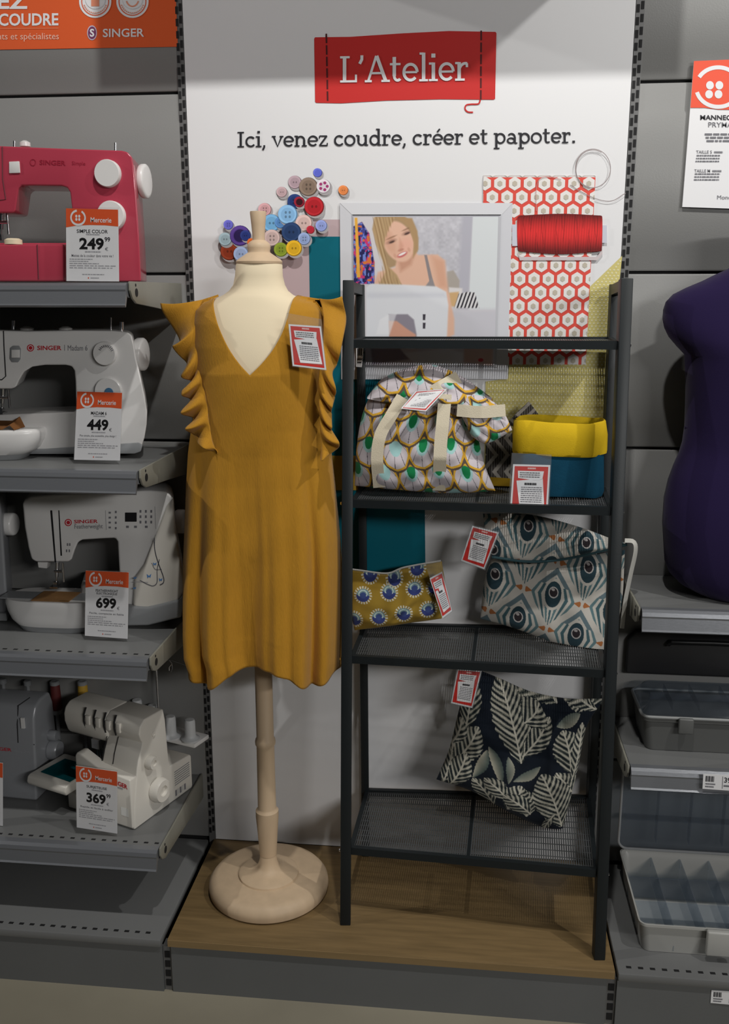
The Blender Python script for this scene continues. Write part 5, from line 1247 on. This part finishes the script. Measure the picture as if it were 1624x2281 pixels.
R_ = [[v + Vector((0, 0, z)) for v in rbox(a, b_, c, d, 0, 0)] for a, b_, c, d, z in [(x0 + .002, x1 - .002, yf - .001, ybk, zb + .0835), (x0 + .003, x1 - .003, yf, ybk, zb + .092), (x0 + .022, x1 - .022, yf + .018, ybk - .012, zb + .116), (x0 + .028, x1 - .028, yf + .026, ybk - .02, zb + .118)]]
li = MB().rings(R_).build('lid', M_lid, t, ang=40)
g = MB(); g.tube([v + Vector((0, 0, zb + .087)) for v in rbox(x0, x1, yf - .003, ybk + .002, 0, 0)] + [rbox(x0, x1, yf - .003, ybk + .002, 0, 0)[0] + Vector((0, 0, zb + .087))], .0036, 8); g.build('lid_rim', mat('rim_grey', (.30, .31, .31), .4), li)
MB().box(1.148, 1.182, yf - .014, yf - .0045, zb + .052, zb + .090).bev(.004, 3).build('latch', M_boxgrey, t)
g = MB()
for x in (1.14, 1.20, 1.27, 1.34): g.box(x, x + .002, yf + .02, ybk - .02, zb + .094, zb + .112)
g.box(x0 + .03, x1 - .03, -.105, -.103, zb + .094, zb + .112); g.build('lid_dividers', M_lid, li, smooth=False)
t = thing('storage_box', 'black tool box with flat handle in the shade under the violet dress form shelf', 'storage box', (1.28, -.02, .68))
g = MB(); g.extr([(x, -.022, z) for x, z in [(1.055, zb + .122), (1.45, zb + .122), (1.45, zb + .21), (1.43, zb + .235), (1.075, zb + .235), (1.055, zb + .21)]], (0, .018, 0)); g.bev(.006, 3); g.build('case', mat('black_case', (.022, .022, .024), .45), t)
MB().tube([(1.15, -.030, zb + .205), (1.155, -.036, zb + .213), (1.25, -.038, zb + .215), (1.34, -.036, zb + .213), (1.345, -.030, zb + .205)], .006, 10).build('handle', M_black, t)

zb = .1405
t = thing('storage_box', 'translucent white compartment case with raised clear lid on the right base shelf', 'storage box', (1.28, -.18, zb))
x0, x1, yf, ybk = 1.064, 1.50, -.345, -.055
tub([(x0 + .010, x1 - .010, yf + .008, ybk - .006, zb + .0005), (x0 + .002, x1 - .002, yf + .001, ybk, zb + .066), (x0 - .002, x1 + .002, yf - .004, ybk + .003, zb + .070), (x0 - .002, x1 + .002, yf - .004, ybk + .003, zb + .076)], M_boxwhite, 'tub', t)
g = MB()
for x in (1.14, 1.21, 1.28, 1.35, 1.42): g.box(x, x + .002, yf + .006, ybk - .006, zb + .006, zb + .060)
for y in (-.245, -.15): g.box(x0 + .006, x1 - .006, y, y + .002, zb + .006, zb + .062)
g.build('dividers', M_lid, t, smooth=False)
MB().box(1.205, 1.262, yf - .020, yf - .0055, zb + .018, zb + .078).bev(.004, 3).build('latch', M_boxwhite, t)
ly = ybk - .004
R_ = [[Vector((v.x, yy_, v.y)) for v in rbox(x0 - .006 + s, x1 - s, zb + .082 + s, zb + .345 - s, 0, 0, .022)] for s, yy_ in ((0, ly), (.002, ly + .022), (.016, ly + .030))]
li = MB().rings(R_).build('lid', M_lid, t, ang=40)
g = MB(); fr_ = [Vector((v.x, ly - .002, v.y)) for v in rbox(x0 - .006, x1, zb + .082, zb + .345, 0, 0, .022)]; g.tube(fr_ + [fr_[0]], .0032, 8)
g.build('lid_rim', mat('rim_clear', (.36, .37, .38), .3), li)
g = MB()
for x in (1.15, 1.23, 1.31, 1.39): g.box(x, x + .002, ly + .001, ly + .026, zb + .10, zb + .33)
for z in (.16, .24): g.box(x0 + .01, x1 - .02, ly + .001, ly + .026, zb + z, zb + z + .002)
g.build('lid_dividers', M_lid, li, smooth=False)

def shelf_label(lab, q, Y, seed):
    t = thing('price_label', lab, 'label', tuple(P(*q[3], Y)), 'white price labels on the shelf edges')
    f = onquad(q, Y); cd = MB().extr([f(u, v, 0) for u, v in ((0, 0), (1, 0), (1, 1), (0, 1))], (0, .001, 0)).build('card', M_card, t)
    p = Pr(onquad(q, Y, .0003))
    for i in range(9): p.rect(.08 + i * .032, .12, .08 + i * .032 + (.018 if i % 3 else .026), .5, INK, 1)
    p.words(.08, .4, .6, .1, GREYT, 1, seed); p.words(.08, .36, .78, .1, GREYT, 1, seed + 1); p.rect(.62, .1, .64, .9, GREYT, 1); p.text('39', .68, .15, .9, .5, INK, 1, .02); p.words(.67, .95, .65, .12, GREYT, 1, seed + 2)
    p.build('printed_face', cd)
shelf_label('white price label on the edge of the shelf with the dark grey box', [(1567, 1724), (1636, 1728), (1634, 1762), (1565, 1757)], -.288, 1)
shelf_label('white price label on the kick plate at the lower right corner', [(1585, 2206), (1650, 2210), (1648, 2240), (1583, 2234)], -.414, 5)
